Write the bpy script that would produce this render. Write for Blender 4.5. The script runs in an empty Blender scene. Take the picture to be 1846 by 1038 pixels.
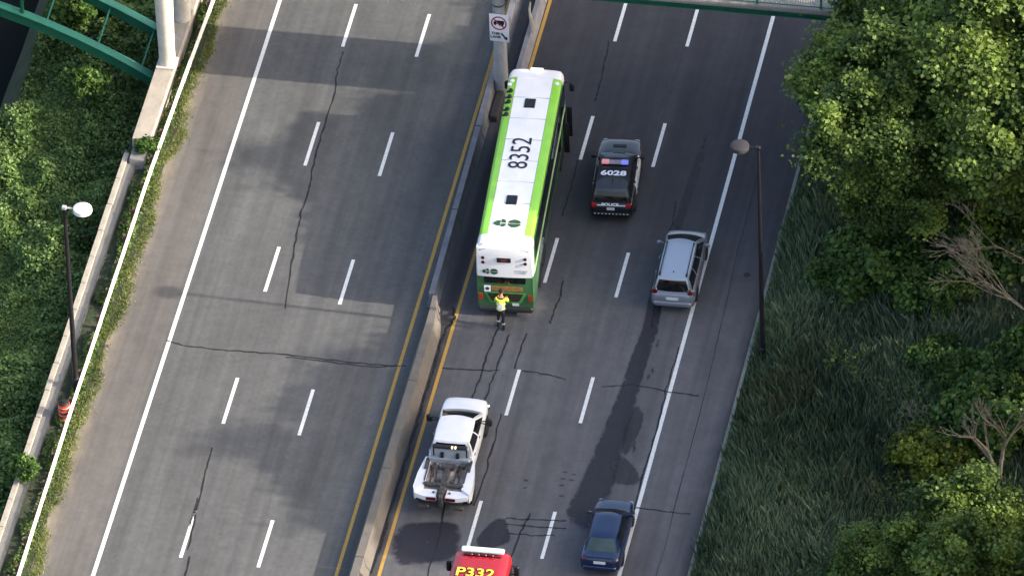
import bpy, bmesh, math, random
import numpy as np
from mathutils import Vector, Matrix
random.seed(7); RNG = np.random.default_rng(7)
R = math.radians
SC = bpy.context.scene
COL = SC.collection

# ------------------------------------------------------------------ camera
cam_d = bpy.data.cameras.new('camera'); cam = bpy.data.objects.new('camera', cam_d); COL.objects.link(cam)
cam_d.sensor_width = 36.0; cam_d.lens = 447.23; cam_d.clip_start = 5; cam_d.clip_end = 3000
_th, _yaw, _roll = R(38.840931), R(-11.91734787), R(-2.22001259)
fw = Vector((math.sin(_yaw)*math.cos(_th), math.cos(_yaw)*math.cos(_th), -math.sin(_th)))
rt = fw.cross(Vector((0, 0, 1))).normalized(); up = rt.cross(fw)
r2 = math.cos(_roll)*rt + math.sin(_roll)*up; u2 = -math.sin(_roll)*rt + math.cos(_roll)*up
m4 = Matrix((r2, u2, -fw)).transposed().to_4x4(); m4.translation = -fw*558.42
cam.matrix_world = m4
SC.camera = cam
# ------------------------------------------------------------------ sky, sun, exposure
SUN = Vector((26.1, -0.9, 11.9)).normalized()
ELEV = math.asin(SUN.z); AZ = math.atan2(SUN.x, SUN.y)
w = bpy.data.worlds.new('World'); SC.world = w; w.use_nodes = True
nt = w.node_tree; bgn = nt.nodes['Background']
sky = nt.nodes.new('ShaderNodeTexSky'); sky.sky_type = 'NISHITA'; sky.sun_disc = False
sky.sun_elevation = ELEV; sky.sun_rotation = AZ; sky.air_density = 0.9; sky.dust_density = 4.5; sky.ozone_density = 0.6
nt.links.new(sky.outputs[0], bgn.inputs[0]); bgn.inputs[1].default_value = 0.128
sd = bpy.data.lights.new('sun', 'SUN'); sd.energy = 2.4; sd.angle = R(0.53); sd.color = (1.0, 0.91, 0.78)
so = bpy.data.objects.new('sun', sd); COL.objects.link(so); so.rotation_euler = SUN.to_track_quat('Z', 'Y').to_euler()
SC.view_settings.view_transform = 'Standard'; SC.view_settings.look = 'None'
SC.view_settings.exposure = 1.85; SC.view_settings.gamma = 1.0; SC.view_settings.use_curve_mapping = False
SC.cycles.max_bounces = 6; SC.cycles.transparent_max_bounces = 12

# ------------------------------------------------------------------ materials
def lin(c):
    if isinstance(c, str):
        c = tuple(int(c[i:i+2], 16)/255 for i in (0, 2, 4))
        return tuple((x/12.92 if x <= .04045 else ((x+.055)/1.055)**2.4) for x in c)
    return tuple(c)
def new_mat(name):
    m = bpy.data.materials.new(name); m.use_nodes = True
    t = m.node_tree; return m, t, t.nodes['Principled BSDF']
def node(t, typ, **kw):
    n = t.nodes.new(typ)
    for k, v in kw.items():
        if k in n.inputs.keys() if hasattr(n.inputs, 'keys') else False: n.inputs[k].default_value = v
        else: setattr(n, k, v)
    return n
def coord(t, kind='Object', scale=(1, 1, 1)):
    tc = t.nodes.new('ShaderNodeTexCoord'); mp = t.nodes.new('ShaderNodeMapping'); mp.inputs['Scale'].default_value = scale
    t.links.new(tc.outputs[kind], mp.inputs['Vector']); return mp.outputs[0]
def noise(t, vec, scale, detail=4, rough=.55):
    n = t.nodes.new('ShaderNodeTexNoise'); n.inputs['Scale'].default_value = scale; n.inputs['Detail'].default_value = detail
    n.inputs['Roughness'].default_value = rough; t.links.new(vec, n.inputs['Vector']); return n.outputs[0]
def ramp(t, fac, stops):
    r = t.nodes.new('ShaderNodeValToRGB'); cr = r.color_ramp
    while len(cr.elements) < len(stops): cr.elements.new(.5)
    for e, (p, c) in zip(cr.elements, stops):
        e.position = p; c = c if isinstance(c, (tuple, list)) else (c, c, c); e.color = (*c[:3], 1)
    t.links.new(fac, r.inputs[0]); return r.outputs[0]
def mix(t, fac, a, b, mode='MIX'):
    n = t.nodes.new('ShaderNodeMix'); n.data_type = 'RGBA'; n.blend_type = mode
    for s, v in ((n.inputs[0], fac), (n.inputs[6], a), (n.inputs[7], b)):
        if hasattr(v, 'links'): t.links.new(v, s)
        elif isinstance(v, (int, float)): s.default_value = v
        else: s.default_value = (*v[:3], 1)
    return n.outputs[2]
def math_(t, op, a, b=None, c=None):
    n = t.nodes.new('ShaderNodeMath'); n.operation = op
    for s, v in zip(n.inputs, (a, b, c)):
        if v is None: continue
        if hasattr(v, 'links'): t.links.new(v, s)
        else: s.default_value = v
    return n.outputs[0]
def bump(t, b, h, strength=.3, dist=.02):
    n = t.nodes.new('ShaderNodeBump'); n.inputs['Strength'].default_value = strength; n.inputs['Distance'].default_value = dist
    t.links.new(h, n.inputs['Height']); t.links.new(n.outputs[0], b.inputs['Normal'])
MATS = {}
def M(name, col, rough=.5, var=.12, scale=2.5, metal=0.0, coat=0.0, bmp=0.0, bscale=40, spec=.5):
    if name in MATS: return MATS[name]
    m, t, b = new_mat(name); c = lin(col); v = coord(t)
    n = noise(t, v, scale, 5)
    lo = tuple(x*(1-var) for x in c); hi = tuple(min(1, x*(1+var)) for x in c)
    t.links.new(ramp(t, n, [(.3, lo), (.7, hi)]), b.inputs['Base Color'])
    rr = noise(t, v, scale*3, 3)
    t.links.new(ramp(t, rr, [(.3, max(0, rough-(.015 if coat else .07))), (.7, min(1, rough+(.015 if coat else .07)))]), b.inputs['Roughness'])
    b.inputs['Metallic'].default_value = metal; b.inputs['Coat Weight'].default_value = coat; b.inputs['Coat Roughness'].default_value = .08
    b.inputs['Specular IOR Level'].default_value = spec
    if bmp: bump(t, b, noise(t, v, bscale, 4), bmp)
    MATS[name] = m; return m
def M_emit(name, col, strength):
    m, t, b = new_mat(name); c = lin(col); b.inputs['Base Color'].default_value = (*c, 1)
    b.inputs['Emission Color'].default_value = (*c, 1); b.inputs['Emission Strength'].default_value = strength; b.inputs['Roughness'].default_value = .25
    MATS[name] = m; return m
def sep_xyz(t, v):
    s = t.nodes.new('ShaderNodeSeparateXYZ'); t.links.new(v, s.inputs[0]); return s.outputs
def stepf(t, val, a, b):
    n = t.nodes.new('ShaderNodeMapRange'); n.interpolation_type = 'SMOOTHSTEP'; n.inputs[1].default_value = a; n.inputs[2].default_value = b
    t.links.new(val, n.inputs[0]); return n.outputs[0]

def asphalt():
    m, t, b = new_mat('asphalt'); v = coord(t); o = sep_xyz(t, v); X, Y = o[0], o[1]
    big = noise(t, coord(t, scale=(.5, .12, 1)), 1.0, 5)
    streak = noise(t, coord(t, scale=(1.6, .03, 1)), 1.6, 4)
    fine = noise(t, v, 38, 3, .7); mid = noise(t, v, 4.5, 4, .6)
    left = ramp(t, mid, [(.25, (.084, .085, .083)), (.75, (.116, .116, .113))])
    right = ramp(t, mid, [(.25, (.097, .096, .101)), (.75, (.124, .123, .128))])
    base = mix(t, stepf(t, X, -3.2, -2.8), left, right)
    shl = ramp(t, mid, [(.2, (.106, .098, .089)), (.8, (.136, .126, .115))])
    wob = math_(t, 'ADD', X, math_(t, 'MULTIPLY', math_(t, 'SUBTRACT', mid, .5), .25))
    base = mix(t, stepf(t, wob, -14.55, -14.3), shl, base)
    shr = ramp(t, mid, [(.2, (.112, .106, .110)), (.8, (.140, .133, .137))])
    base = mix(t, stepf(t, wob, 8.15, 8.5), base, shr)
    # wheel paths along the lanes
    tr = math_(t, 'SINE', math_(t, 'MULTIPLY', math_(t, 'ADD', X, math_(t, 'MULTIPLY', streak, .5)), 3.66))
    base = mix(t, math_(t, 'MULTIPLY', math_(t, 'ADD', tr, 1.0), .09), base, (.05, .05, .055))
    base = mix(t, 1.0, base, ramp(t, streak, [(.3, .84), (.7, 1.12)]), 'MULTIPLY')
    base = mix(t, 1.0, base, ramp(t, big, [(.3, .86), (.7, 1.12)]), 'MULTIPLY')
    base = mix(t, 1.0, base, ramp(t, fine, [(.3, .80), (.7, 1.16)]), 'MULTIPLY')
    base = mix(t, 1.0, base, ramp(t, noise(t, v, 1.1, 6, .7), [(.3, .86), (.7, 1.10)]), 'MULTIPLY')
    base = mix(t, 1.0, base, ramp(t, noise(t, v, 95, 2, .8), [(.35, .86), (.75, 1.22)]), 'MULTIPLY')
    # darker asphalt tone further up the right-hand lanes
    pat = math_(t, 'MULTIPLY', stepf(t, math_(t, 'ADD', Y, math_(t, 'MULTIPLY', big, 8)), 1.0, 13.0), stepf(t, X, -3.0, -2.4))
    base = mix(t, pat, base, mix(t, 1.0, base, (.46, .46, .49), 'MULTIPLY'))
    # dirt blown on the left shoulder beside the verge; darker brown band along the right kerb
    dn = noise(t, coord(t, scale=(1, .35, 1)), 2.2, 5, .65)
    dust = math_(t, 'MULTIPLY', math_(t, 'SUBTRACT', 1.0, stepf(t, math_(t, 'ADD', X, math_(t, 'MULTIPLY', dn, -1.1)), -17.6, -16.6)), .8)
    base = mix(t, dust, base, ramp(t, fine, [(.3, (.20, .165, .12)), (.7, (.29, .245, .185))]))
    kerb_dark = math_(t, 'MULTIPLY', stepf(t, math_(t, 'ADD', X, math_(t, 'MULTIPLY', dn, .5)), 10.75, 11.35), .8)
    base = mix(t, kerb_dark, base, (.055, .045, .038))
    # darker strip in the gutter between barrier and yellow line
    g = math_(t, 'MULTIPLY', stepf(t, X, -3.0, -2.5), math_(t, 'SUBTRACT', 1.0, stepf(t, math_(t, 'ADD', X, math_(t, 'MULTIPLY', dn, .6)), -2.0, -1.7)))
    base = mix(t, math_(t, 'MULTIPLY', g, .75), base, (.034, .032, .036))
    t.links.new(base, b.inputs['Base Color'])
    t.links.new(ramp(t, mid, [(.3, .82), (.7, .95)]), b.inputs['Roughness']); b.inputs['Specular IOR Level'].default_value = .3
    bump(t, b, fine, .35, .01)
    return m
def paint(name, col, wear=.35):
    m, t, b = new_mat(name); v = coord(t); c = lin(col)
    n = noise(t, v, 9, 5, .7)
    base = ramp(t, n, [(.30, tuple(x*(1-wear) for x in c)), (.55, c)])
    t.links.new(base, b.inputs['Base Color']); b.inputs['Roughness'].default_value = .7
    n2 = noise(t, v, 26, 4, .75)
    a = ramp(t, n2, [(.27, .0), (.33, 1.0)]); t.links.new(a, b.inputs['Alpha'])
    MATS[name] = m; return m
def stain_mat(name, col, rough, strength, sc=2.2):
    m, t, b = new_mat(name); v = coord(t); at = t.nodes.new('ShaderNodeAttribute'); at.attribute_name = 'a'
    n = noise(t, v, sc, 6, .65)
    a = math_(t, 'MULTIPLY', at.outputs['Fac'], math_(t, 'ADD', math_(t, 'MULTIPLY', math_(t, 'SUBTRACT', n, .5), 2.6), 1.0))
    al = math_(t, 'MULTIPLY', stepf(t, a, .22, .62), strength)
    b.inputs['Base Color'].default_value = (*lin(col), 1); b.inputs['Roughness'].default_value = rough
    t.links.new(al, b.inputs['Alpha']); MATS[name] = m; return m
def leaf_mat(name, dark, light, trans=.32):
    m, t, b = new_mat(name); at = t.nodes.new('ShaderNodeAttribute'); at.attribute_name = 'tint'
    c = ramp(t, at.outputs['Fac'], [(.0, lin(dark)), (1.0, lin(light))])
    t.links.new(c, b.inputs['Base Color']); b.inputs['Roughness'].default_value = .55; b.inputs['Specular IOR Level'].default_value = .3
    tr = t.nodes.new('ShaderNodeBsdfTranslucent'); t.links.new(mix(t, 1.0, c, (1.25, 1.2, .55), 'MULTIPLY'), tr.inputs[0])
    ms = t.nodes.new('ShaderNodeMixShader'); ms.inputs[0].default_value = trans
    out = t.nodes['Material Output']
    t.links.new(b.outputs[0], ms.inputs[1]); t.links.new(tr.outputs[0], ms.inputs[2]); t.links.new(ms.outputs[0], out.inputs[0])
    MATS[name] = m; return m
def soil_mat():
    m, t, b = new_mat('soil'); v = coord(t); n = noise(t, v, .9, 6, .6)
    c = ramp(t, n, [(.25, (.020, .030, .014)), (.5, (.036, .050, .022)), (.75, (.066, .062, .036))])
    t.links.new(c, b.inputs['Base Color']); b.inputs['Roughness'].default_value = .95
    bump(t, b, noise(t, v, 6, 5), .6, .1); return m
def concrete(name, col, stain=(.10, .09, .08), rust=False):
    m, t, b = new_mat(name); c = lin(col); v = coord(t)
    n = noise(t, v, 1.3, 6, .65); n2 = noise(t, v, 14, 4, .7)
    base = ramp(t, n, [(.2, tuple(x*.72 for x in c)), (.8, tuple(x*1.1 for x in c))])
    base = mix(t, ramp(t, noise(t, coord(t, scale=(2, .6, 1.5)), 2.0, 6, .7), [(.52, 0.0), (.75, .6)]), base, stain)
    base = mix(t, 1.0, base, ramp(t, n2, [(.3, .86), (.7, 1.08)]), 'MULTIPLY')
    t.links.new(base, b.inputs['Base Color']); b.inputs['Roughness'].default_value = .9; b.inputs['Specular IOR Level'].default_value = .25
    bump(t, b, n2, .3, .01); MATS[name] = m; return m
def glass(name, col='0b0d10', rough=.06):
    return M(name, col, rough, .2, 1.5, 0, 0, 0, spec=.6)

# ------------------------------------------------------------------ mesh helpers
class MB:
    def __init__(s): s.v = []; s.f = []; s.m = []
    def add(s, vs, fs, mi=0):
        o = len(s.v); s.v += [tuple(p) for p in vs]; s.f += [tuple(i+o for i in f) for f in fs]; s.m += [mi]*len(fs); return s
    def box(s, x0, x1, y0, y1, z0, z1, mi=0, bev=0.0):
        if bev <= 0:
            vs = [(x, y, z) for z in (z0, z1) for y in (y0, y1) for x in (x0, x1)]
            return s.add(vs, [(0, 2, 3, 1), (4, 5, 7, 6), (0, 1, 5, 4), (2, 6, 7, 3), (0, 4, 6, 2), (1, 3, 7, 5)], mi)
        b = min(bev, (x1-x0)*.45, (y1-y0)*.45, (z1-z0)*.45)
        def ring(z, i): return [(x0+b+i, y0+i, z), (x1-b-i, y0+i, z), (x1-i, y0+b+i, z), (x1-i, y1-b-i, z), (x1-b-i, y1-i, z), (x0+b+i, y1-i, z), (x0+i, y1-b-i, z), (x0+i, y0+b+i, z)]
        rs = [ring(z0, b*.6), ring(z0+b, 0), ring(z1-b, 0), ring(z1, b*.6)]
        vs = sum(rs, []); fs = [tuple(range(7, -1, -1)), tuple(range(24, 32))]
        for k in range(3):
            for i in range(8):
                j = (i+1) % 8; fs.append((k*8+i, k*8+j, k*8+8+j, k*8+8+i))
        return s.add(vs, fs, mi)
    def tube(s, p0, p1, r0, r1=None, n=10, mi=0, cap=True):
        r1 = r0 if r1 is None else r1; p0 = Vector(p0); p1 = Vector(p1); d = (p1-p0).normalized()
        a = d.orthogonal().normalized(); b = d.cross(a)
        vs = []
        for p, r in ((p0, r0), (p1, r1)):
            for i in range(n):
                t = 2*math.pi*i/n; vs.append(p+a*math.cos(t)*r+b*math.sin(t)*r)
        fs = [(i, (i+1) % n, n+(i+1) % n, n+i) for i in range(n)]
        if cap: fs += [tuple(range(n-1, -1, -1)), tuple(range(n, 2*n))]
        return s.add(vs, fs, mi)
    def lathe(s, prof, c=(0, 0, 0), axis='z', n=20, mi=0):
        vs = []
        for r, h in prof:
            for i in range(n):
                t = 2*math.pi*i/n; a, b = r*math.cos(t), r*math.sin(t)
                p = (a, b, h) if axis == 'z' else (h, a, b) if axis == 'x' else (b, h, a)
                vs.append((p[0]+c[0], p[1]+c[1], p[2]+c[2]))
        fs = []
        for k in range(len(prof)-1):
            for i in range(n):
                j = (i+1) % n; fs.append((k*n+i, k*n+j, (k+1)*n+j, (k+1)*n+i))
        fs += [tuple(range(n-1, -1, -1)), tuple(range((len(prof)-1)*n, len(prof)*n))]
        return s.add(vs, fs, mi)
    def grid(s, P, mi=0):
        nu, nv = len(P), len(P[0]); vs = [p for r in P for p in r]
        return s.add(vs, [(i*nv+j, i*nv+j+1, (i+1)*nv+j+1, (i+1)*nv+j) for i in range(nu-1) for j in range(nv-1)], mi)
    def prism(s, poly, a, b, axis='z', mi=0):
        n = len(poly)
        def mk(p, h): return (p[0], p[1], h) if axis == 'z' else (p[0], h, p[1]) if axis == 'y' else (h, p[0], p[1])
        vs = [mk(p, a) for p in poly]+[mk(p, b) for p in poly]
        return s.add(vs, [tuple(range(n-1, -1, -1)), tuple(range(n, 2*n))]+[(i, (i+1) % n, n+(i+1) % n, n+i) for i in range(n)], mi)
    def build(s, name, mats, parent=None, smooth=35, fix=True):
        me = bpy.data.meshes.new(name); me.from_pydata(s.v, [], s.f)
        for m in (mats if isinstance(mats, (list, tuple)) else [mats]): me.materials.append(m)
        me.polygons.foreach_set('material_index', s.m)
        if fix:
            bm = bmesh.new(); bm.from_mesh(me); bmesh.ops.recalc_face_normals(bm, faces=bm.faces); bm.to_mesh(me); bm.free()
        if smooth: me.shade_smooth(); me.set_sharp_from_angle(angle=R(smooth))
        me.update(); o = bpy.data.objects.new(name, me); COL.objects.link(o); o.parent = parent
        return o
def tag(o, label=None, cat=None, group=None, kind=None):
    if label: o['label'] = label
    if cat: o['category'] = cat
    if group: o['group'] = group
    if kind: o['kind'] = kind
    return o
def empty(name, loc=(0, 0, 0), rz=0, label=None, cat=None, group=None):
    o = bpy.data.objects.new(name, None); COL.objects.link(o); o.location = loc; o.rotation_euler = (0, 0, rz); o.empty_display_size = .3
    return tag(o, label, cat, group)
def link(name, data, parent=None, loc=(0, 0, 0), rot=(0, 0, 0), scale=(1, 1, 1)):
    o = bpy.data.objects.new(name, data); COL.objects.link(o); o.parent = parent; o.location = loc; o.rotation_euler = rot; o.scale = scale; return o
def text(name, body, size, mat, parent, loc, rot=(0, 0, 0), sx=1.0, bold=0.0, ext=.004):
    cu = bpy.data.curves.new(name, 'FONT'); cu.body = body; cu.size = size; cu.align_x = 'CENTER'; cu.align_y = 'CENTER'; cu.extrude = ext; cu.offset = bold
    cu.resolution_u = 3
    tmp = bpy.data.objects.new('tmp', cu); COL.objects.link(tmp)
    me = bpy.data.meshes.new_from_object(tmp.evaluated_get(bpy.context.evaluated_depsgraph_get())); bpy.data.objects.remove(tmp); bpy.data.curves.remove(cu)
    me.materials.clear(); me.materials.append(mat)
    return link(name, me, parent, loc, rot, (sx, 1, 1))

class Loft:
    """A shell swept along y: stations of half cross-sections (x, z) listed from bottom centre to top centre."""
    def __init__(s, st, res=0):
        ys = np.array([a for a, _ in st], float); H = np.array([h for _, h in st], float)
        if res:
            yy = np.unique(np.concatenate([np.linspace(ys[0], ys[-1], res), ys])); 
            i = np.clip(np.searchsorted(ys, yy, 'right')-1, 0, len(ys)-2); t = ((yy-ys[i])/(ys[i+1]-ys[i]))[:, None, None]
            d = np.zeros_like(H); d[1:-1] = (H[2:]-H[:-2])/(ys[2:]-ys[:-2])[:, None, None]
            sl = (H[1:]-H[:-1])/(ys[1:]-ys[:-1])[:, None, None]; d[0] = sl[0]; d[-1] = sl[-1]
            a, b = sl[:-1], sl[1:]; lim = np.where(a*b <= 0, 0, np.sign(a)*np.minimum(np.abs(d[1:-1]), 3*np.minimum(np.abs(a), np.abs(b)))); d[1:-1] = lim
            h = (ys[i+1]-ys[i])[:, None, None]
            H = (2*t**3-3*t**2+1)*H[i]+(t**3-2*t**2+t)*h*d[i]+(-2*t**3+3*t**2)*H[i+1]+(t**3-t**2)*h*d[i+1]; ys = yy
        s.y = ys; s.H = H; s.K = H.shape[1]
    def pt(s, y, k):
        i = int(np.clip(np.searchsorted(s.y, y, 'right')-1, 0, len(s.y)-2)); t = (y-s.y[i])/(s.y[i+1]-s.y[i]); t = min(max(t, 0), 1)
        h = s.H[i]*(1-t)+s.H[i+1]*t; j = int(min(max(math.floor(k), 0), s.K-2)); u = k-j; q = h[j]*(1-u)+h[j+1]*u
        return np.array([q[0], y, q[1]])
    def shell(s, mb, mi=0):
        n = 2*s.K-2; vs = []
        for y, h in zip(s.y, s.H):
            ring = [(x, y, z) for x, z in h]+[(-x, y, z) for x, z in h[-2:0:-1]]; vs += ring
        fs = [(i*n+j, i*n+(j+1) % n, (i+1)*n+(j+1) % n, (i+1)*n+j) for i in range(len(s.y)-1) for j in range(n)]
        fs += [tuple(range(n)), tuple(range((len(s.y)-1)*n, len(s.y)*n))]
        return mb.add(vs, fs, mi)
    def patch(s, mb, y0, y1, k0, k1, side=1, off=.006, ny=8, nk=6, mi=0, shape=None):
        def P(u, v, o):
            a, b = u, v
            if shape: a, b = shape(u, v)
            y = y0+(y1-y0)*a; k = k0+(k1-k0)*b; e = .02
            p = s.pt(y, k); du = s.pt(y+e, k)-s.pt(y-e, k); dv = s.pt(y, min(k+e, s.K-1.0))-s.pt(y, k-e); n = np.cross(dv, du); n /= (np.linalg.norm(n)+1e-9)
            if n[0]*1.0+n[2]*.8 < 0: n = -n
            p = p+n*o; return (p[0]*side, p[1], p[2])
        U = [0]+list(np.linspace(0, 1, ny+1))+[1]; V = [0]+list(np.linspace(0, 1, nk+1))+[1]
        G = [[P(u, v, -.002 if i in (0, len(U)-1) or j in (0, len(V)-1) else off) for j, v in enumerate(V)] for i, u in enumerate(U)]
        return mb.grid(G, mi)
class Cabin:
    """Greenhouse: four sides between a base outline and a roof outline, plus a crowned roof."""
    def __init__(s, zb, zr, base, roof, bowf=.10, bowr=.05, crown=.05, bulge=.03):
        # base/roof: (half width front, y front, half width rear, y rear)
        s.zb, s.zr, s.b, s.r, s.bowf, s.bowr, s.crown, s.bulge = zb, zr, base, roof, bowf, bowr, crown, bulge
    def edge(s, q, side, u):
        wf, yf, wr, yr = q; g = 4*u*(1-u)
        if side == 0: return np.array([-wf+2*wf*u, yf+s.bowf*g])
        if side == 1: return np.array([wf+(wr-wf)*u+.03*g, yf+(yr-yf)*u])
        if side == 2: return np.array([wr-2*wr*u, yr-s.bowr*g])
        return np.array([-wr+(wr-wf)*u*1.0 if False else -(wr+(wf-wr)*u+.03*g), yr+(yf-yr)*u])
    def P(s, side, u, v, off=0):
        def q(u, v):
            a = s.edge(s.b, side, u); c = s.edge(s.r, side, u); p = a*(1-v)+c*v; z = s.zb+(s.zr-s.zb)*v
            return np.array([p[0], p[1], z])
        e = .01; p = q(u, v); n = np.cross(q(u, v+e)-q(u, v-e), q(u+e, v)-q(u-e, v)); n /= np.linalg.norm(n)
        out = np.array([[0, 1, .3], [1, 0, .3], [0, -1, .3], [-1, 0, .3]][side], float)
        if n @ out < 0: n = -n
        return tuple(p+n*(off+s.bulge*math.sin(math.pi*v)))
    def shell(s, mb, mi=0, nu=10, nv=6):
        for side in range(4): mb.grid([[s.P(side, u, v) for v in np.linspace(0, 1, nv)] for u in np.linspace(0, 1, nu)], mi)
        G = []
        for i in np.linspace(0, 1, 11):
            row = []
            for j in np.linspace(0, 1, 11):
                f = s.edge(s.r, 0, j); r_ = s.edge(s.r, 2, 1-j); l = s.edge(s.r, 3, 1-i); rr = s.edge(s.r, 1, i)
                y = f[1]*(1-i)+r_[1]*i; x = l[0]+(rr[0]-l[0])*j
                z = s.zr+s.crown*(1-(2*j-1)**4)*(1-(2*i-1)**6)
                row.append((x, y, z))
            G.append(row)
        mb.grid(G, mi); return mb
    def pane(s, mb, side, u0, u1, v0, v1, off=.008, mi=0, nu=8, nv=4, cut=0.0):
        U = [u0]+list(np.linspace(u0, u1, nu+1))+[u1]; V = [v0]+list(np.linspace(v0, v1, nv+1))+[v1]
        G = [[s.P(side, u, v, -.004 if i in (0, len(U)-1) or j in (0, len(V)-1) else off) for j, v in enumerate(V)] for i, u in enumerate(U)]
        return mb.grid(G, mi)

def quads_mesh(name, V, mats, tint=None, nper=4):
    """fast mesh of separate n-gons: V is (N, nper, 3)"""
    N = len(V); me = bpy.data.meshes.new(name); me.vertices.add(N*nper); me.loops.add(N*nper); me.polygons.add(N)
    me.vertices.foreach_set('co', V.astype(np.float32).ravel()); me.loops.foreach_set('vertex_index', np.arange(N*nper, dtype=np.int32))
    me.polygons.foreach_set('loop_start', np.arange(0, N*nper, nper, dtype=np.int32))
    if tint is not None:
        at = me.attributes.new('tint', 'FLOAT', 'POINT'); at.data.foreach_set('value', np.repeat(np.clip(tint, 0, 1), nper).astype(np.float32))
    me.materials.append(mats); me.update(calc_edges=True); me.validate(); return me
def leaves(P, Nn, size, rng):
    """leaf quads (diamond, folded) at P with rough normals Nn"""
    N = len(P); Nn = Nn/np.linalg.norm(Nn, axis=1, keepdims=True)
    r = rng.normal(size=(N, 3)); a = np.cross(Nn, r); a /= np.linalg.norm(a, axis=1, keepdims=True); b = np.cross(Nn, a)
    L = (size*rng.uniform(.45, 1.5, N))[:, None]; wd = L*rng.uniform(.38, .6, N)[:, None]
    return np.stack([P-a*L*.5, P+b*wd-Nn*wd*.25, P+a*L*.5-Nn*L*.15, P-b*wd-Nn*wd*.25], 1)
def vnoise(x, y, s, seed=0):
    r = np.random.default_rng(seed); o = np.zeros_like(x)
    for k in range(7):
        a = r.uniform(0, 6.28); f = s*r.uniform(.6, 1.9); o += np.sin((x*math.cos(a)+y*math.sin(a))*f+r.uniform(0, 6.28))
    return o/7*1.6

# ================================================================== SETTING
def height(x, y):
    x = np.asarray(x, float); y = np.asarray(y, float)
    z = np.full_like(x, -.06)
    z = np.where(x < -16.9, .02, z)
    d = -18.9-x
    zl = -1.35-.08*np.clip(d, 0, 40)+.14*vnoise(x, y, .7, 3)
    riv = np.clip((-25.0-x+.25*vnoise(x, y, .5, 9))/1.6, 0, 1)*np.clip((y-9)/3, 0, 1)
    zl = zl-1.9*riv
    z = np.where(x < -18.75, zl, z)
    e = x-11.3
    z = np.where(x > 11.15, .05+.13*np.clip(e, 0, 30)+.12*vnoise(x, y, .5, 5)*np.clip(e/3, 0, 1), z)
    return z
ax = np.unique(np.concatenate([np.linspace(-420, -40, 20), np.linspace(-40, -19, 60), np.array([-18.76, -18.74, -16.91, -16.89, 11.14, 11.16]), np.linspace(-18.6, 11, 12), np.linspace(11.5, 40, 40), np.linspace(42, 420, 20)]))
ay = np.unique(np.concatenate([np.linspace(-420, -45, 18), np.linspace(-45, 45, 100), np.linspace(46, 420, 18)]))
GX, GY = np.meshgrid(ax, ay, indexing='ij'); GZ = height(GX, GY)
SOIL = soil_mat()
mb = MB(); mb.grid([[(GX[i, j], GY[i, j], GZ[i, j]) for j in range(len(ay))] for i in range(len(ax))])
ground = tag(mb.build('ground', SOIL, smooth=60), kind='structure')
# river
m, t, b = new_mat('river_water'); b.inputs['Base Color'].default_value = (.008, .011, .010, 1); b.inputs['Roughness'].default_value = .6; b.inputs['Specular IOR Level'].default_value = .02
bump(t, b, noise(t, coord(t), 3.5, 4), .25, .05); WATER = m
mb = MB(); mb.box(-120, -25.6, 8, 200, -4.2, -3.05); tag(mb.build('river', WATER), kind='structure')
# road
ASPH = asphalt(); WHITE = paint('white_road_paint', 'dcdcd8', .3); YEL = paint('yellow_road_paint', 'b58e40', .35)
SEAL, _t, _b = new_mat('crack_sealant'); _b.inputs['Base Color'].default_value = (.008, .008, .009, 1); _b.inputs['Roughness'].default_value = .7
_t.links.new(ramp(_t, noise(_t, coord(_t), 7, 5, .75), [(.30, .12), (.52, .95)]), _b.inputs['Alpha'])

mb = MB(); mb.grid([[(x, y, 0) for y in np.linspace(-200, 200, 41)] for x in np.linspace(-17.0, 11.0, 15)])
road = tag(mb.build('road', ASPH, smooth=0), kind='structure')
def ribbon(pts, width, z, mb=None, jit=0.0, sub=1, attr=None):
    mb = mb or MB(); P = []
    for (a, b) in zip(pts[:-1], pts[1:]):
        for k in range(sub): P.append(tuple(a[i]+(b[i]-a[i])*k/sub for i in range(len(a))))
    P.append(tuple(pts[-1])); Lr = []
    for i, p in enumerate(P):
        a = P[max(0, i-1)]; b = P[min(len(P)-1, i+1)]; dx, dy = b[0]-a[0], b[1]-a[1]; l = math.hypot(dx, dy) or 1; nx, ny = -dy/l, dx/l
        j = random.gauss(0, jit) if jit else 0; ww = width*(random.uniform(.6, 1.25) if jit else 1)
        cx, cy = p[0]+nx*j, p[1]+ny*j
        Lr.append([(cx-nx*ww/2, cy-ny*ww/2, z), (cx+nx*ww/2, cy+ny*ww/2, z)])
    mb.grid(Lr); return mb
def stripe(name, x, y0, y1, wd, mat, z=.004):
    n = max(2, int((y1-y0)/1.0)); mb = MB()
    mb.grid([[(x-wd/2, y, z), (x+wd/2, y, z)] for y in np.linspace(y0, y1, n)]); return mb.build(name, mat, road, smooth=0)
stripe('edge_line', -14.17, -60, 60, .175, WHITE); stripe('edge_line', 8.10, -60, 60, .17, WHITE)
stripe('median_line', -3.87, -60, 60, .15, YEL); stripe('median_line', -2.06, -60, 60, .15, YEL)
for x, ys in ((-10.70, (26.4, 17.45, 8.75, -.25, -9.45, -18.55, -27.6)), (-7.28, (26, 17.2, 8.5, -.65, -9.75, -18.7, -27.6)),
              (1.35, (28.6, 19.6, 10.95, 2.15, -7.1, -16.1, -25)), (4.63, (28.5, 19.7, 10.9, 1.6, -7.15, -16.35, -25.2))):
    for y in ys: stripe('lane_dash', x, y-1.58, y+1.58, .155, WHITE)
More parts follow.
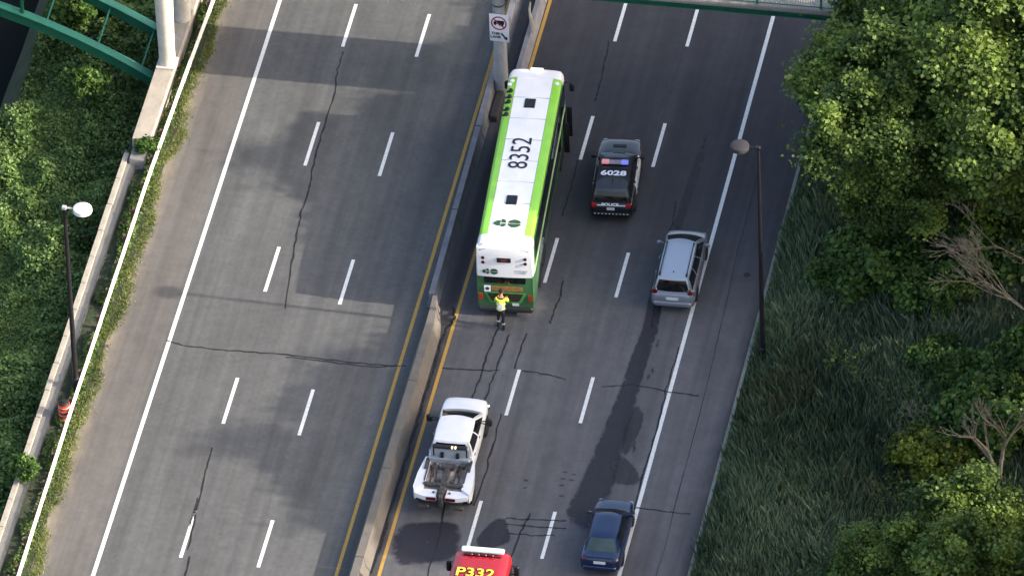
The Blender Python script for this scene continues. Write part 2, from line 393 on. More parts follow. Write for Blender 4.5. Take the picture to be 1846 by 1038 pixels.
CR = [
 [(-10.6,15.5),(-10.6,14.2),(-10.4,12.6),(-10.4,11.1),(-10.4,9.7),(-10.4,8.6),(-10.3,7.1),(-10.2,5.5),(-10.2,3.7),(-10.1,2.3),(-9.9,0),(-9.6,-2.9)],
 [(-14.3,-5.8),(-13.4,-6.05),(-12.0,-6.1),(-10.5,-6.05),(-9.1,-6.0),(-7.6,-6.05),(-6.1,-6.1),(-4.2,-6.1),(-3.6,-6.0)],
 [(-8.9,-6.15),(-7.2,-6.2),(-5.2,-6.3),(-4.4,-6.15)],
 [(-2.0,-5.9),(-.3,-5.8),(.5,-5.7)], [(1.5,-5.6),(2.5,-5.65),(3.5,-5.9)], [(5.1,-6.15),(6.5,-5.8),(8.1,-6.1),(9.4,-6.15)],
 [(-10.85,-12.7),(-10.8,-14.3),(-10.7,-16.1),(-10.5,-19.6)], [(-10.8,-16.1),(-10.75,-18)], [(-10.35,-20),(-10.2,-22.4)],
 [(.0,-2.2),(-.12,-3.2),(-.2,-4.2),(-.22,-5.6),(-.28,-7.0),(-.35,-8.8)], [(.5,-3.2),(.42,-4.2),(.36,-5.2),(.28,-7.0),(.15,-8.8)],
 [(2.1,.85),(2.2,-.4),(2.1,-1.4),(2.1,-2.2)], [(6.1,7.05),(6.2,5.5),(6.1,4.0),(6.2,2.4),(6.4,1.2),(6.4,-.4),(6.55,-1.8)],
 [(1.1,18),(1.2,16),(1.25,13.6)], [(1.25,9.3),(1.3,7.3),(1.3,5.3)], [(1.2,-3.0),(1.1,-5.5)],
 [(1.15,-8.6),(1.15,-10.7),(1.2,-12.8),(1.1,-14.9)], [(-.2,-14.9),(.0,-16.9),(.0,-20.4)], [(3.6,-15),(3.4,-16.3),(3.3,-18.4),(3.3,-19.9)],
 [(7.8,-14.0),(9.4,-14.05),(10.4,-14.1)], [(2.6,-15.5),(3.7,-15.45),(5.2,-15.3)], [(2.7,-15.9),(4.0,-15.9),(5.3,-15.8)], [(2.8,-16.5),(4.1,-16.45),(4.9,-16.3)],
 [(8.0,-3),(7.92,-6),(8.0,-9),(7.9,-12),(8.0,-15)], [(9.3,10),(9.4,3),(9.6,-4),(9.7,-14),(9.7,-22)],
]
for i, c in enumerate(CR):
    ribbon(c, .03 if i >= len(CR)-1 else .085, .006, jit=.02, sub=6).build('crack_seal', SEAL, road, smooth=0)
def blob(name, pts, mat, z, rings=6):
    """soft-edged patch: outline pts -> rings toward the centroid carrying attribute a (0 at the rim)"""
    P = np.array(pts, float); n = len(P); D = []
    for i in range(n):   # smooth outline
        for k in range(4):
            t = k/4; p0, p1, p2, p3 = P[i-1], P[i], P[(i+1) % n], P[(i+2) % n]
            D.append(.5*((2*p1)+(-p0+p2)*t+(2*p0-5*p1+4*p2-p3)*t*t+(-p0+3*p1-3*p2+p3)*t**3))
    D = np.array(D); c = D.mean(0); mb = MB(); G = []; A = []
    for k in range(rings+1):
        f = 1-k/rings*.98; G.append([(c[0]+(d[0]-c[0])*f, c[1]+(d[1]-c[1])*f, z) for d in list(D)+[D[0]]]); A += [min(1, k/2.4)]*(len(D)+1)
    mb.grid(G); o = mb.build(name, mat, road, smooth=0, fix=False)
    at = o.data.attributes.new('a', 'FLOAT', 'POINT'); at.data.foreach_set('value', np.array(A, np.float32)); return o
WET = stain_mat('damp_stain', '232028', .55, .70); OIL = stain_mat('oil_drip', '1d1b20', .55, .48, 3.4)
def streak(name, cl, mat, z):
    mb = MB(); G = []; A = []
    for i, (x, y, wd) in enumerate(cl):
        e = 0 if i in (0, len(cl)-1) else 1
        for k, a in ((-.5, 0), (-.3, .55), (0, 1), (.3, .55), (.5, 0)): A.append(a*(.7 if i < 4 else 1.25)*e+.0)
        G.append([(x+k*wd*.82, y, z) for k in (-.5, -.3, 0, .3, .5)])
    mb.grid(G); o = mb.build(name, mat, road, smooth=0, fix=False)
    at = o.data.attributes.new('a', 'FLOAT', 'POINT'); at.data.foreach_set('value', np.array(A, np.float32)); return o
streak('oil_stain', [(6.65,14,.5),(6.6,10,.7),(6.5,7,.8),(6.4,4,.9),(6.35,1,1.0),(6.5,-2,1.1),(6.4,-4,1.2),(6.35,-6,1.3),(6.25,-8.5,1.6),(6.15,-11,1.9),(6.05,-13,2.3),(5.9,-14.6,2.5),(5.9,-16.2,1.6)], WET, .008)
ribbon([(-2.30,-1.7),(-2.12,-2.4),(-2.36,-3.4),(-2.36,-5.5),(-2.40,-8),(-2.38,-11),(-2.42,-15),(-2.40,-20)], .13, .0075, jit=.03, sub=8).build('gutter_grime', SEAL, road, smooth=0)
blob('oil_stain', [(6.8,-7.0),(7.35,-7.8),(7.25,-9.6),(6.9,-11.0),(6.5,-9)], OIL, .010)
blob('oil_stain', [(6.6,-10.5),(7.5,-11.2),(8.0,-12.3),(7.4,-12.7),(6.6,-12.4)], OIL, .010)
blob('damp_patch', [(-1.9,-16.5),(-.6,-16.0),(.7,-15.9),(1.15,-17),(1.1,-18.5),(-.2,-19.2),(-1.6,-19.4),(-2.1,-18.2)], WET, .008)
blob('damp_patch', [(2.0,-15.7),(2.6,-15.4),(3.0,-16.3),(3.1,-17.2),(2.0,-17.9),(1.5,-17.3)], WET, .008)
for (x, y) in ((4.55,-12.1),(4.55,-12.55),(4.6,-13.0),(4.7,-13.7),(4.95,-12.2),(4.95,-12.6),(3.0,-12.9),(3.05,-13.4)):
    blob('oil_drip', [(x-.16,y-.09),(x+.16,y-.09),(x+.17,y+.1),(x-.15,y+.1)], OIL, .010, 2)
for (x, y) in ((7.0,-2.9),(7.0,-5.2),(7.1,-4.7),(7.2,-9.8),(7.25,-10.2)):
    blob('oil_drip', [(x-.09,y-.35),(x+.09,y-.35),(x+.1,y+.35),(x-.1,y+.35)], OIL, .010, 2)
mb = MB(); mb.lathe([(.16, .004), (.15, .018), (.05, .022)], (10.06, 2.42, 0), n=14)
tag(mb.build('drain_cap', M('cast_iron', '1b1a1c', .6, .2)), 'small dark round drain cap set in the right shoulder beside the tall lamp post', 'drain cap')
# kerb along the right shoulder
CONC = concrete('kerb_concrete', '8d8f86')
mb = MB(); mb.box(11.0, 11.15, -200, 200, -.05, .11); tag(mb.build('kerb', CONC), kind='structure')

# ------------------------------------------------------------------ vegetation materials
LEAF = leaf_mat('tree_leaf', '1f3a16', '7f9648'); LEAF2 = leaf_mat('shrub_leaf', '203c17', '6b8a42'); UNDER = leaf_mat('undergrowth_leaf', '27421c', '85a05c', .3)
REED = leaf_mat('reed_blade', '33483a', '8b9c80', .25); GRASS = leaf_mat('verge_grass', '4a5a30', '8a9458', .25); DRY = leaf_mat('dry_stalk', '3c3a28', '7d7658', .1)
YLEAF = leaf_mat('yellow_shrub_leaf', '36470f', '84903a', .3)
BARK = M('bark', '4a4138', .9, .3, 6, bmp=.6, bscale=20); DEAD = M('dead_wood', '7d7464', .85, .3, 5, bmp=.4, bscale=25)
def crown_mesh(name, seed, rx, ry, rz, ncl, per, lsize, mat, cz, cr=.16, lump=.3):
    r = np.random.default_rng(seed); C = []
    while len(C) < ncl:
        d = r.normal(size=3); d /= np.linalg.norm(d)
        if d[2] < -.55: continue
        f = (1-lump/2+lump*math.sin(d[0]*4+seed)*math.cos(d[1]*5+seed*2)*.8+r.normal()*.06)*(r.uniform(.35, .8) if r.random() < .2 else 1)
        C.append((d[0]*rx*f, d[1]*ry*f, d[2]*rz*f))
    C = np.array(C); tint = r.uniform(.0, 1.0, ncl)**1.3*.85; rad = cr*(rx+ry)/2*r.uniform(.4, 1.35, ncl)
    idx = np.repeat(np.arange(ncl), per); N = len(idx); g = r.normal(size=(N, 3)); g /= np.linalg.norm(g, axis=1, keepdims=True)
    ax_ = r.normal(size=(ncl, 3))*np.array([1, 1, .5]); ax_ /= np.linalg.norm(ax_, axis=1, keepdims=True)
    P = C[idx]+r.normal(size=(N, 3))*(rad[idx]*.52)[:, None]*np.array([1, 1, .7])+ax_[idx]*(r.normal(size=N)*rad[idx]*.5)[:, None]
    out = P/np.array([rx, ry, rz]); n = g*.6+out*.3+np.array([0, 0, .75])+r.normal(size=(N, 3))*.6
    V = leaves(P+np.array([0, 0, cz]), n, lsize, r)
    return quads_mesh(name, V, mat, np.clip(tint[idx]*.75+r.uniform(0, .25, N)+.22*np.clip(out[:, 2], 0, 1)*(vnoise(P[:, 0], P[:, 1], 1.1, seed) > .15), 0, 1)), C+np.array([0, 0, cz])  # patches of upper leaves tinted lighter, sunlit tips put into the colour
def trunk_mesh(name, seed, C, h, r0, mat=None):
    r = random.Random(seed); mb = MB(); fork = Vector((r.uniform(-.2, .2), r.uniform(-.2, .2), h*.38))
    mb.tube((0, 0, -.6), fork, r0, r0*.75, 9); idx = list(range(len(C))); r.shuffle(idx)
    for i in idx[:14]:
        c = Vector(C[i]); mid = fork.lerp(c, .5)+Vector((r.uniform(-.3, .3), r.uniform(-.3, .3), .25)); ra = r0*r.uniform(.28, .5)
        mb.tube(fork-Vector((0, 0, .1)), mid, ra, ra*.6, 7); mb.tube(mid, c, ra*.6, ra*.2, 6)
    o = mb.build(name, mat or BARK); me = o.data; bpy.data.objects.remove(o); return me
def proto(seed, rx, ry, rz, ncl, per, ls, mat, cz, tr, cr=.16, lump=.3):
    me, C = crown_mesh('crown', seed, rx, ry, rz, ncl, per, ls, mat, cz, cr, lump); return me, trunk_mesh('trunk', seed, C, cz+rz*.3, tr)
def tree(pr, x, y, rz, sc, name, label, cat, group=None, z=None):
    zz = float(height(x, y)) if z is None else z
    o = empty(name, (x, y, zz), rz, label, cat, group); o.scale = (sc, sc, sc) if not isinstance(sc, tuple) else sc
    link('crown', pr[0], o); link('trunk', pr[1], o); return o
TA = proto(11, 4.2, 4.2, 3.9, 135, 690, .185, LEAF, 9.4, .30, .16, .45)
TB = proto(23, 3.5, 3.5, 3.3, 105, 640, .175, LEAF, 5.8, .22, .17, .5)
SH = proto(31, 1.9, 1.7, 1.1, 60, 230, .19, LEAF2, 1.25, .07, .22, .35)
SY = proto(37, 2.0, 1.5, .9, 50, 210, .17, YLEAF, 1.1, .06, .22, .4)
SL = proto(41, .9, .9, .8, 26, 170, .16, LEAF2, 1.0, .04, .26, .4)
# ------------------------------------------------------------------ left retaining wall, pier wall, guard rail
WALLC = concrete('wall_concrete', 'a89f92', (.16, .13, .10)); WALLG = concrete('weathered_concrete', '7d7c78', (.10, .10, .085))
PIERC = concrete('pier_concrete', 'cfc8bb', (.42, .38, .32)); BARC = concrete('barrier_concrete', '6d6862', (.17, .12, .075))
wall = empty('retaining_wall', (-18.2, -8, 0), 0, 'long weathered concrete retaining wall behind the white guard rail, dropping to the undergrowth', 'wall')
mb = MB(); mb.box(-.58, .05, -60, 14.8, -2.6, .28, bev=.02); mb.build('wall_base', WALLG, wall)
cp = MB(); cp.box(-.55, -.30, 0, 1.84, 0, .12, bev=.025); cpo = cp.build('coping_block', WALLC, wall); cpo.location = (0, -36.0, .283)
for k in range(1, 27):
    link('coping_block', cpo.data, wall, (random.uniform(-.012, .012), -36.0+k*1.87, .283+random.uniform(-.012, .01)), (0, 0, random.uniform(-.004, .004)))
pw = empty('abutment_wall', (-18.05, 9.4, 0), 0, 'taller pale concrete wall under the white bridge pier, with a sunlit side', 'wall')
mb = MB(); mb.box(-.42, .42, -2.5, 40, -2.6, .86, bev=.03); mb.build('wall_block', WALLC, pw)
mb = MB(); mb.box(-.36, .36, -3.6, -2.53, -2.4, .55, bev=.06); mb.build('end_block', WALLG, pw)
rail = empty('guard_rail', (-17.15, 0, 0), 0, 'long white-painted steel guard rail along the left verge', 'guard rail')
WM = M('white_rail_paint', 'd2cec2', .5, .22, 2.2); GALV = M('galvanised_steel', '85888a', .5, .2, 4, .6); POSTW = M('timber_post', '5b4a3a', .9, .3)
prof = [(.0, .44), (.06, .47), (.075, .52), (.03, .57), (.01, .60), (.03, .63), (.075, .68), (.06, .73), (.0, .76)]
def rail_x(y): return .28*max(0, (y-4)/14)**1.3-.12+.1*max(0, (-y-12)/12) if True else 0
for k in range(14):
    y0 = -28.5+k*3.8; y1 = y0+3.95; mb = MB()
    G = [[(rail_x(y)+px*(1)+(.006 if k % 2 else 0), y, pz) for px, pz in prof+[(-.012, .76), (-.012, .44), (0, .44)]] for y in np.linspace(y0, y1, 5)]
    mb.grid(G); mb.build('rail_beam', WM, rail, smooth=50)
    for q in (0.3, 2.2):
        pm = MB(); x = rail_x(y0+q); pm.box(x-.20, x-.03, y0+q-.08, y0+q+.08, -.4, .70); pm.build('rail_post', POSTW, rail)
# ------------------------------------------------------------------ lamp posts
BLK = M('black_pole_paint', '17151c', .45, .2, 3); LGREY = M('lamp_housing', 'a9a8ac', .45, .1, 3); LWHITE = M('pale_lamp_housing', 'd6d6da', .4, .08, 3); LENS = M('lamp_lens', 'c8c4b8', .2, .1)
def lamp(x, y, h, sgn, label, hm):
    o = empty('lamp_post', (x, y, 0), 0, label, 'lamp post')
    mb = MB(); mb.tube((0, 0, .05), (0, 0, h), .125, .075, 12); mb.build('pole', BLK, o)
    mb = MB(); mb.lathe([(.24, -.1), (.24, .12), (.17, .2), (.16, .75), (.13, .8)], n=14); mb.build('base', BLK, o)
    mb = MB(); mb.tube((-.12*sgn, 0, h-.05), (.5*sgn, 0, h-.05), .045, .04, 8); mb.box(-.1, .1, -.09, .09, h-.12, h+.03, bev=.02); mb.build('arm', LGREY if hm is LWHITE else BLK, o)
    c = (.62*sgn+.18*sgn, 0, h-.05)
    mb = MB(); mb.lathe([(.05, .14), (.28, .13), (.40, .08), (.42, .0), (.42, -.10), (.40, -.12), (.05, -.12)], c, n=26); hd = mb.build('lamp_head', hm, o)
    mb = MB(); mb.lathe([(.36, -.125), (.34, -.17), (.2, -.2), (.02, -.2)], c, n=22); mb.build('lens', LENS, hd)
    return o
lamp(-17.47, -9.8, 10.25, 1, 'black lamp post with pale disc head standing behind the white guard rail', LWHITE)
lamp(11.75, -3.39, 11.85, -1, 'tall dark lamp post with grey drum head at the grassy right kerb', M('grey_lamp_housing', '29272b', .7, .15))
# ------------------------------------------------------------------ traffic barrel
ORG = M('barrel_orange', 'd8401c', .5, .12); BLKP = M('barrel_black', '1a1818', .6, .2); WHT = M('reflective_white', 'e6e6e2', .4, .08)
o = empty('traffic_barrel', (-17.55, -11.8, .02), 0, 'small orange and black striped traffic barrel between guard rail and wall', 'traffic barrel')
mb = MB(); mb.lathe([(.30, 0), (.31, .05), (.25, .08)], n=20); mb.build('base', BLKP, o)
mb = MB(); mb.lathe([(.25, .06), (.235, .95), (.20, 1.0), (.12, 1.02), (.12, 1.07), (.02, 1.08)], n=20); mb.build('body', BLKP, o)
for z in (.20, .42, .64, .84):
    mb = MB(); mb.lathe([(.262, z-.05), (.262, z+.075)], n=20); mb.build('orange_band', ORG, o)
    mb = MB(); mb.lathe([(.266, z-.055), (.266, z-.03)], n=20); mb.build('white_band', WHT, o)

# ------------------------------------------------------------------ median barriers and sign pole
lb = empty('median_barrier', (-2.88, -1.9, 0), 0, 'stained beige concrete median barrier beside the tow truck', 'barrier')
BP = [(-.47, 0), (-.43, .12), (-.27, .34), (-.20, .80), (.16, .80), (.22, .34), (.36, .12), (.39, 0)]
for k in range(10):
    y1 = -6.0*k; y0 = y1-5.96; mb = MB()
    ys_ = [y0, y1] if k else [y0, -1.9, -1.1, -.4, y1]
    mb.grid([[(px*f+sh_, y, pz) for px, pz in BP+BP[:1]] for y in ys_ for f, sh_ in [((1, 0) if y < -1.5 else (.82, -.05) if y < -.9 else (.6, -.12) if y < -.2 else (.5, -.16))]])
    mb.add([(px*(.5 if not k else 1)+(-.16 if not k else 0), y1, pz) for px, pz in BP], [tuple(range(8))]); mb.add([(px, y0, pz) for px, pz in BP], [tuple(range(7, -1, -1))])
    mb.build('barrier_unit', BARC, lb)
mb = MB(); lb2 = empty('median_barrier', (-3.22, -1.9, 0), 0, 'narrow grey concrete barrier running beside the green and white bus', 'barrier')
for k in range(9):
    mb = MB(); mb.prism([(-.26, 0), (-.22, .14), (-.15, .34), (-.12, .80), (.13, .80), (.16, .34), (.24, .14), (.27, 0)], .05+k*6, .0+k*6+5.97, 'y'); u = mb.build('barrier_unit', M('grey_barrier', '76757a', .9, .2, 1.5, bmp=.3), lb2); 
lb2.rotation_euler = (0, 0, R(.8))
lb3 = empty('median_barrier', (-2.38, 14.2, 0), R(.3), 'grey concrete barrier beyond the bus front, below the footbridge', 'barrier')
for k in range(6):
    mb = MB(); mb.prism([(-.22, 0), (-.18, .14), (-.12, .34), (-.10, .80), (.10, .80), (.12, .34), (.2, .14), (.22, 0)], k*6, k*6+5.97, 'y'); mb.build('barrier_unit', MATS['grey_barrier'], lb3)
TANM = M('bent_metal', '8d8270', .5, .2, 3, .3)
mb = MB(); mb.grid([[(x+.0, y, z), (x+wd*.6, y-.02, z+.02), (x+wd, y, z-.03)] for x, y, z, wd in ((-.3, 1.7, .85, .07), (-.22, 1.0, .95, .10), (-.05, .3, 1.0, .18), (.12, -.25, 1.0, .22), (.26, -.7, .95, .14))])
tag(mb.build('bent_rail_end', TANM, smooth=60), 'bent pale strip of metal railing on the median beyond the bus', 'railing').location = (-2.45, 17.55, 0)
POLEC = concrete('pole_concrete', 'a2a2a4', (.28, .27, .26))
sp = empty('bridge_pier', (-3.0, 13.65, 0), 0, 'grey concrete pier on the median at the bus front, carrying a white road sign', 'pier')
mb = MB(); mb.lathe([(.34, 0), (.31, 1.6), (.285, 3.0), (.27, 4.5), (.30, 5.6), (.36, 6.49)], n=20); mb.build('shaft', POLEC, sp)
mb = MB(); mb.box(-.17, .20, -2.2, -.30, -.05, .34, bev=.05); mb.build('plinth', M('dark_plinth', '3a3838', .9, .25, 3), sp)
mb = MB(); mb.lathe([(.285, 4.98), (.285, 5.08)], n=20); mb.build('strap', BLK, sp)
SIGNW = M('sign_white', 'd9d8de', .5, .06, 3); RED = M('sign_red', '8c1420', .5, .1); BLKT = M('sign_black', '141216', .5, .1)
sg = empty('road_sign', (-2.93, 13.28, 3.92), R(-2), 'white road sign with red no-trucks ring mounted on the median pier', 'road sign')
mb = MB(); mb.box(-.44, .44, -.015, .015, -.76, .76, bev=.01); mb.build('sign_plate', SIGNW, sg)
mb = MB(); n = 30
for k in range(n):
    a0, a1 = 2*math.pi*k/n, 2*math.pi*(k+1)/n
    q = [(r*math.cos(a)*1.0, .27+r*math.sin(a)*1.05) for r, a in ((.36, a0), (.36, a1), (.30, a1), (.30, a0))]; mb.prism(q, -.024, -.017, 'y')
mb.prism([(-.25, .47), (-.21, .51), (.25, .07), (.21, .03)], -.027, -.0245, 'y'); mb.build('prohibition_ring', RED, sg, smooth=0)
mb = MB(); mb.prism([(-.24, .20), (-.24, .33), (-.17, .38), (-.10, .38), (-.10, .20)], -.0215, -.0165, 'y'); mb.prism([(-.08, .22), (-.08, .42), (.24, .42), (.24, .22)], -.0215, -.0165, 'y')
for x in (-.17, .03, .16): mb.prism([(x+.05*math.cos(a), .19+.05*math.sin(a)) for a in np.linspace(0, 6.28, 12)[:-1]], -.0232, -.0222, 'y')
mb.build('truck_symbol', BLKT, sg, smooth=0)
text('lettering', 'THIS\nLANE', .19, BLKT, sg, (-.17, -.022, -.42), (R(90), 0, 0), 1.0, .006)
mb = MB(); mb.prism([(.06, -.30), (.12, -.25), (.30, -.50), (.35, -.44), (.37, -.64), (.19, -.58), (.245, -.545)], -.024, -.017, 'y'); mb.build('arrow', BLKT, sg, smooth=0)

# ------------------------------------------------------------------ footbridge
GREEN = M('bridge_green', '12523e', .5, .18, 1.2, bmp=.1); GREENL = M('bridge_green_flange', '2c7a62', .5, .15, 1.2); DECKC = concrete('deck_concrete', '948f88')
RAILG = M('railing_paint', 'b6c0ba', .5, .15, 3); RAILT = M('railing_green', '1d6a55', .5, .15, 3)
br = empty('footbridge', (0, 12.55, 0), R(.25), 'green steel footbridge with concrete deck and pale railing crossing above the road', 'footbridge')
mb = MB(); mb.box(-60, 32, .1, 3.5, 6.79, 6.95); mb.build('deck', DECKC, br)
for yy in (0.0, 3.25):
    mb = MB(); mb.box(-60, 32, yy+.1, yy+.13, 6.55, 6.75); mb.box(-60, 32, yy+.0, yy+.24, 6.50, 6.545); mb.box(-60, 32, yy+.0, yy+.24, 6.755, 6.782); mb.build('girder', GREEN, br)
    mb = MB(); mb.box(-60, 32, yy-.02, yy+.22, 6.785, 7.05, bev=.02); mb.build('edge_beam', DECKC, br)
    mb = MB(); mb.box(-60, 32, yy+.06, yy+.12, 8.25, 8.31); mb.box(-60, 32, yy+.07, yy+.11, 7.12, 7.16); mb.build('handrail', RAILT, br)
    for k in range(33):
        pm = MB(); x = -59.5+k*2.85; pm.box(x-.045, x+.045, yy+.045, yy+.135, 7.05, 8.27); pm.build('railing_post', RAILT, br)
    mb = MB()
    for k in range(840):
        x = -60+k*.11; mb.box(x-.016, x+.016, yy+.078, yy+.102, 7.16, 8.25)
    tag(mb.build('balusters', RAILG, br, smooth=0), kind='stuff')
def rib(yc, h0):
    mb = MB(); mt = MB(); G = []; T = []
    for x in np.linspace(-18.75, -47, 26):
        s = (x+18.75)/-28.3; z = h0+6.2*(1-(1-2*s)**2)*.72
        G.append([(x, yc-.12, z-.55), (x, yc-.12, z), (x, yc+.12, z), (x, yc+.12, z-.55), (x, yc-.12, z-.55)]); T.append([(x, yc-.22, z+.003), (x, yc-.22, z+.05), (x, yc+.22, z+.05), (x, yc+.22, z+.003), (x, yc-.22, z+.003)])
    mb.grid(G); r_ = mb.build('arch_rib', GREEN, br); mt.grid(T); mt.build('rib_flange', GREENL, r_)
rib(.25, -.15); rib(3.4, -.15)
def ribz(x): s = (x+18.75)/-28.3; return -.15+6.2*(1-(1-2*s)**2)*.72
for x in (-19.35, -21.3, -23.6, -26.2, -29.5):
    mb = MB(); mb.tube((x, .37, ribz(x)-.2), (x, 3.28, ribz(x)-.2), .045, .045, 8); mb.build('cross_strut', GREENL, br)
for x in (-24.6, -29, -33, -37, -41):
    for yy in (.25, 3.4):
        mb = MB(); mb.tube((x, yy, ribz(x)+.05), (x, yy, 6.5), .09, .09, 8); mb.build('spandrel_post', GREEN, br)
for yy, xx in ((12.42, -18.02), (15.75, -18.02)):
    pass
pr_ = empty('bridge_pier', (-18.0, 12.45, .86), 0, 'white round concrete bridge pier standing on the left wall', 'pier')
mb = MB(); mb.lathe([(.37, .002), (.37, .9), (.43, 4.2), (.46, 5.64)], n=24); mb.build('shaft', PIERC, pr_)
mb = MB(); mb.box(-.45, .43, -.47, .44, .0, .09, bev=.03); mb.build('footing', PIERC, pr_)
pr2 = empty('bridge_pier', (-18.0, 15.8, .86), 0, 'shaded concrete bridge pier behind the white one, under the footbridge', 'pier')
mb = MB(); mb.lathe([(.37, .002), (.43, 4.2), (.46, 5.64)], n=24); mb.build('shaft', PIERC, pr2)
pr3 = empty('bridge_pier', (13.3, 14.2, 0), 0, 'concrete bridge pier under the footbridge among the roadside trees', 'pier')
mb = MB(); mb.lathe([(.5, -.4), (.5, 6.5)], n=24); mb.build('shaft', PIERC, pr3); mb = MB(); mb.box(-.5, .5, -1.9, 1.9, 5.9, 6.49, bev=.05); mb.build('cap_beam', PIERC, pr3)

# ------------------------------------------------------------------ trees, shrubs
ROADT = 'trees on the bank right of the road'
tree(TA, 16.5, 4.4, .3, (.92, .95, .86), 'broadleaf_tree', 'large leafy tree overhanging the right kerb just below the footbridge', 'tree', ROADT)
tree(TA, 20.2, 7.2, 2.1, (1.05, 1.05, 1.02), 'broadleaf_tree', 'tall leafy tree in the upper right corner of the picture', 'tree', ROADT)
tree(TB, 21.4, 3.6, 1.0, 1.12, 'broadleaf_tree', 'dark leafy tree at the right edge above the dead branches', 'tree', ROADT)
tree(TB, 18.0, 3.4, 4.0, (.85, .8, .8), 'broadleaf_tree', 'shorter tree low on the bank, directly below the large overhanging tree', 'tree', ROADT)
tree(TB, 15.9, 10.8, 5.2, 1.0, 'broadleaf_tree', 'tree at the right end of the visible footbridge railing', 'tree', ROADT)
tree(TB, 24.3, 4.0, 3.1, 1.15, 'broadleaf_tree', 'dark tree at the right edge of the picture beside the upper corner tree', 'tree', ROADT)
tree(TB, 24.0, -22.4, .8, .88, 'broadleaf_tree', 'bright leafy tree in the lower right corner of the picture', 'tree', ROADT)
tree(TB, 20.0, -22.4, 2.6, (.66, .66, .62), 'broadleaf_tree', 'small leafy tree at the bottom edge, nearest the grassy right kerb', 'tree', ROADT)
SB = 'shrubs among the tall grass of the bank'
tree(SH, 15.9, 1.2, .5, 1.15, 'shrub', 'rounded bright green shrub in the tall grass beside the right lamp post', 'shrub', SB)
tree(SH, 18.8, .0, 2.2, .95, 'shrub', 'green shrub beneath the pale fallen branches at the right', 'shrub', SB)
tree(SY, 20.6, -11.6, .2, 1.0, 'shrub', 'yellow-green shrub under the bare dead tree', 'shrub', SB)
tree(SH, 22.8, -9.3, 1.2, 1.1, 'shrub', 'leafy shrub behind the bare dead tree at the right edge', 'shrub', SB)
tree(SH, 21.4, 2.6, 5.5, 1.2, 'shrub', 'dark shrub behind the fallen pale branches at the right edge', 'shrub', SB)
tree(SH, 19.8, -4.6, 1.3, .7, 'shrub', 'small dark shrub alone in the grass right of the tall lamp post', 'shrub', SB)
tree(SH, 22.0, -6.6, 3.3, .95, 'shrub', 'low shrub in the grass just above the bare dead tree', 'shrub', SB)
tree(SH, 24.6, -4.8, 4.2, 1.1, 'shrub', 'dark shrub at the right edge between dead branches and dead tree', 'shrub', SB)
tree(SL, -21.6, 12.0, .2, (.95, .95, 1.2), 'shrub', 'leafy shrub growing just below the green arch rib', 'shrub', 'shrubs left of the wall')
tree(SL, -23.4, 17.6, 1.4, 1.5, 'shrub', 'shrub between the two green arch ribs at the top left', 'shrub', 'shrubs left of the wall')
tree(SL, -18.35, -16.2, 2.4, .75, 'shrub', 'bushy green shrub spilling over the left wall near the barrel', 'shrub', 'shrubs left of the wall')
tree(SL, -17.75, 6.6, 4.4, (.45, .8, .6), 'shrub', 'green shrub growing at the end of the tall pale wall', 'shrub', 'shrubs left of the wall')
# trees on the hillside beyond the right edge, whose shade falls over the lanes
HT = 'hillside trees beyond the right edge'
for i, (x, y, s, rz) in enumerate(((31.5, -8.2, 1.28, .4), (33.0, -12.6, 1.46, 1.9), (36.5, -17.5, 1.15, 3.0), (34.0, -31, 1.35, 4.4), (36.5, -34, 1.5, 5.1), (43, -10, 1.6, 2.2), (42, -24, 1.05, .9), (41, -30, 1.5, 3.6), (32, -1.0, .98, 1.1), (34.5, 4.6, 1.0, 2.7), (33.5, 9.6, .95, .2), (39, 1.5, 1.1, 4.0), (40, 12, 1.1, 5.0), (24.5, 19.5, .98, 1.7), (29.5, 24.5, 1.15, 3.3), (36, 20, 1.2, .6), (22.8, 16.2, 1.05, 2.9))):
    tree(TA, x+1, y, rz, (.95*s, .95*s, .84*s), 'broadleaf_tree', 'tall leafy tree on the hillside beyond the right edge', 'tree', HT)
def dead_tree(name, x, y, h, seed, label, lean=(0, 0), r0=.13, spread=.55, depth=5):
    o = empty(name, (x, y, float(height(x, y))), 0, label, 'dead tree'); rr = random.Random(seed); tr = MB(); bm_ = MB()
    def grow(p, d, l, r, k):
        q = p+d*l
        (tr if k == 0 else bm_).tube(p, q, r, r*.72, 6 if k < 2 else 4, cap=False)
        if k >= depth: return
        for i in range(2 if k == 0 else rr.choice((2, 3))):
            nd = (d+Vector((rr.uniform(-1, 1), rr.uniform(-1, 1), rr.uniform(-.35, .5)))*spread*1.25).normalized()
            grow(q-d*l*rr.uniform(0, .35), nd, l*rr.uniform(.6, .85), max(.010, r*.66), k+1)
    d0 = Vector((lean[0], lean[1], 1)).normalized(); grow(Vector((0, 0, -.3)), d0, h*.42, r0, 0)
    tr.build('trunk', DEAD, o); bm_.build('branches', DEAD, o, fix=False); return o
dead_tree('dead_tree', 23.7, -12.9, 4.6, 5, 'bare pale dead tree with forked branches above the lower right trees', (-.05, 0), .16)
dead_tree('dead_tree', 25.4, -2.6, 7.0, 8, 'fallen tangle of pale dead branches reaching left from the right edge', (-1.3, .15), .055, .5, 6)
dead_tree('dead_tree', 24.2, -.2, 7.4, 12, 'upright bare dead sapling at the right edge above the fallen branches', (-.12, 0), .05, .5, 6)
dead_tree('dead_tree', 20.4, -9.2, 2.6, 21, 'small grey dead bush in the grass left of the bare dead tree', (-.6, 0), .05, .8)

# ------------------------------------------------------------------ ground cover (stuff)
r = np.random.default_rng(5)
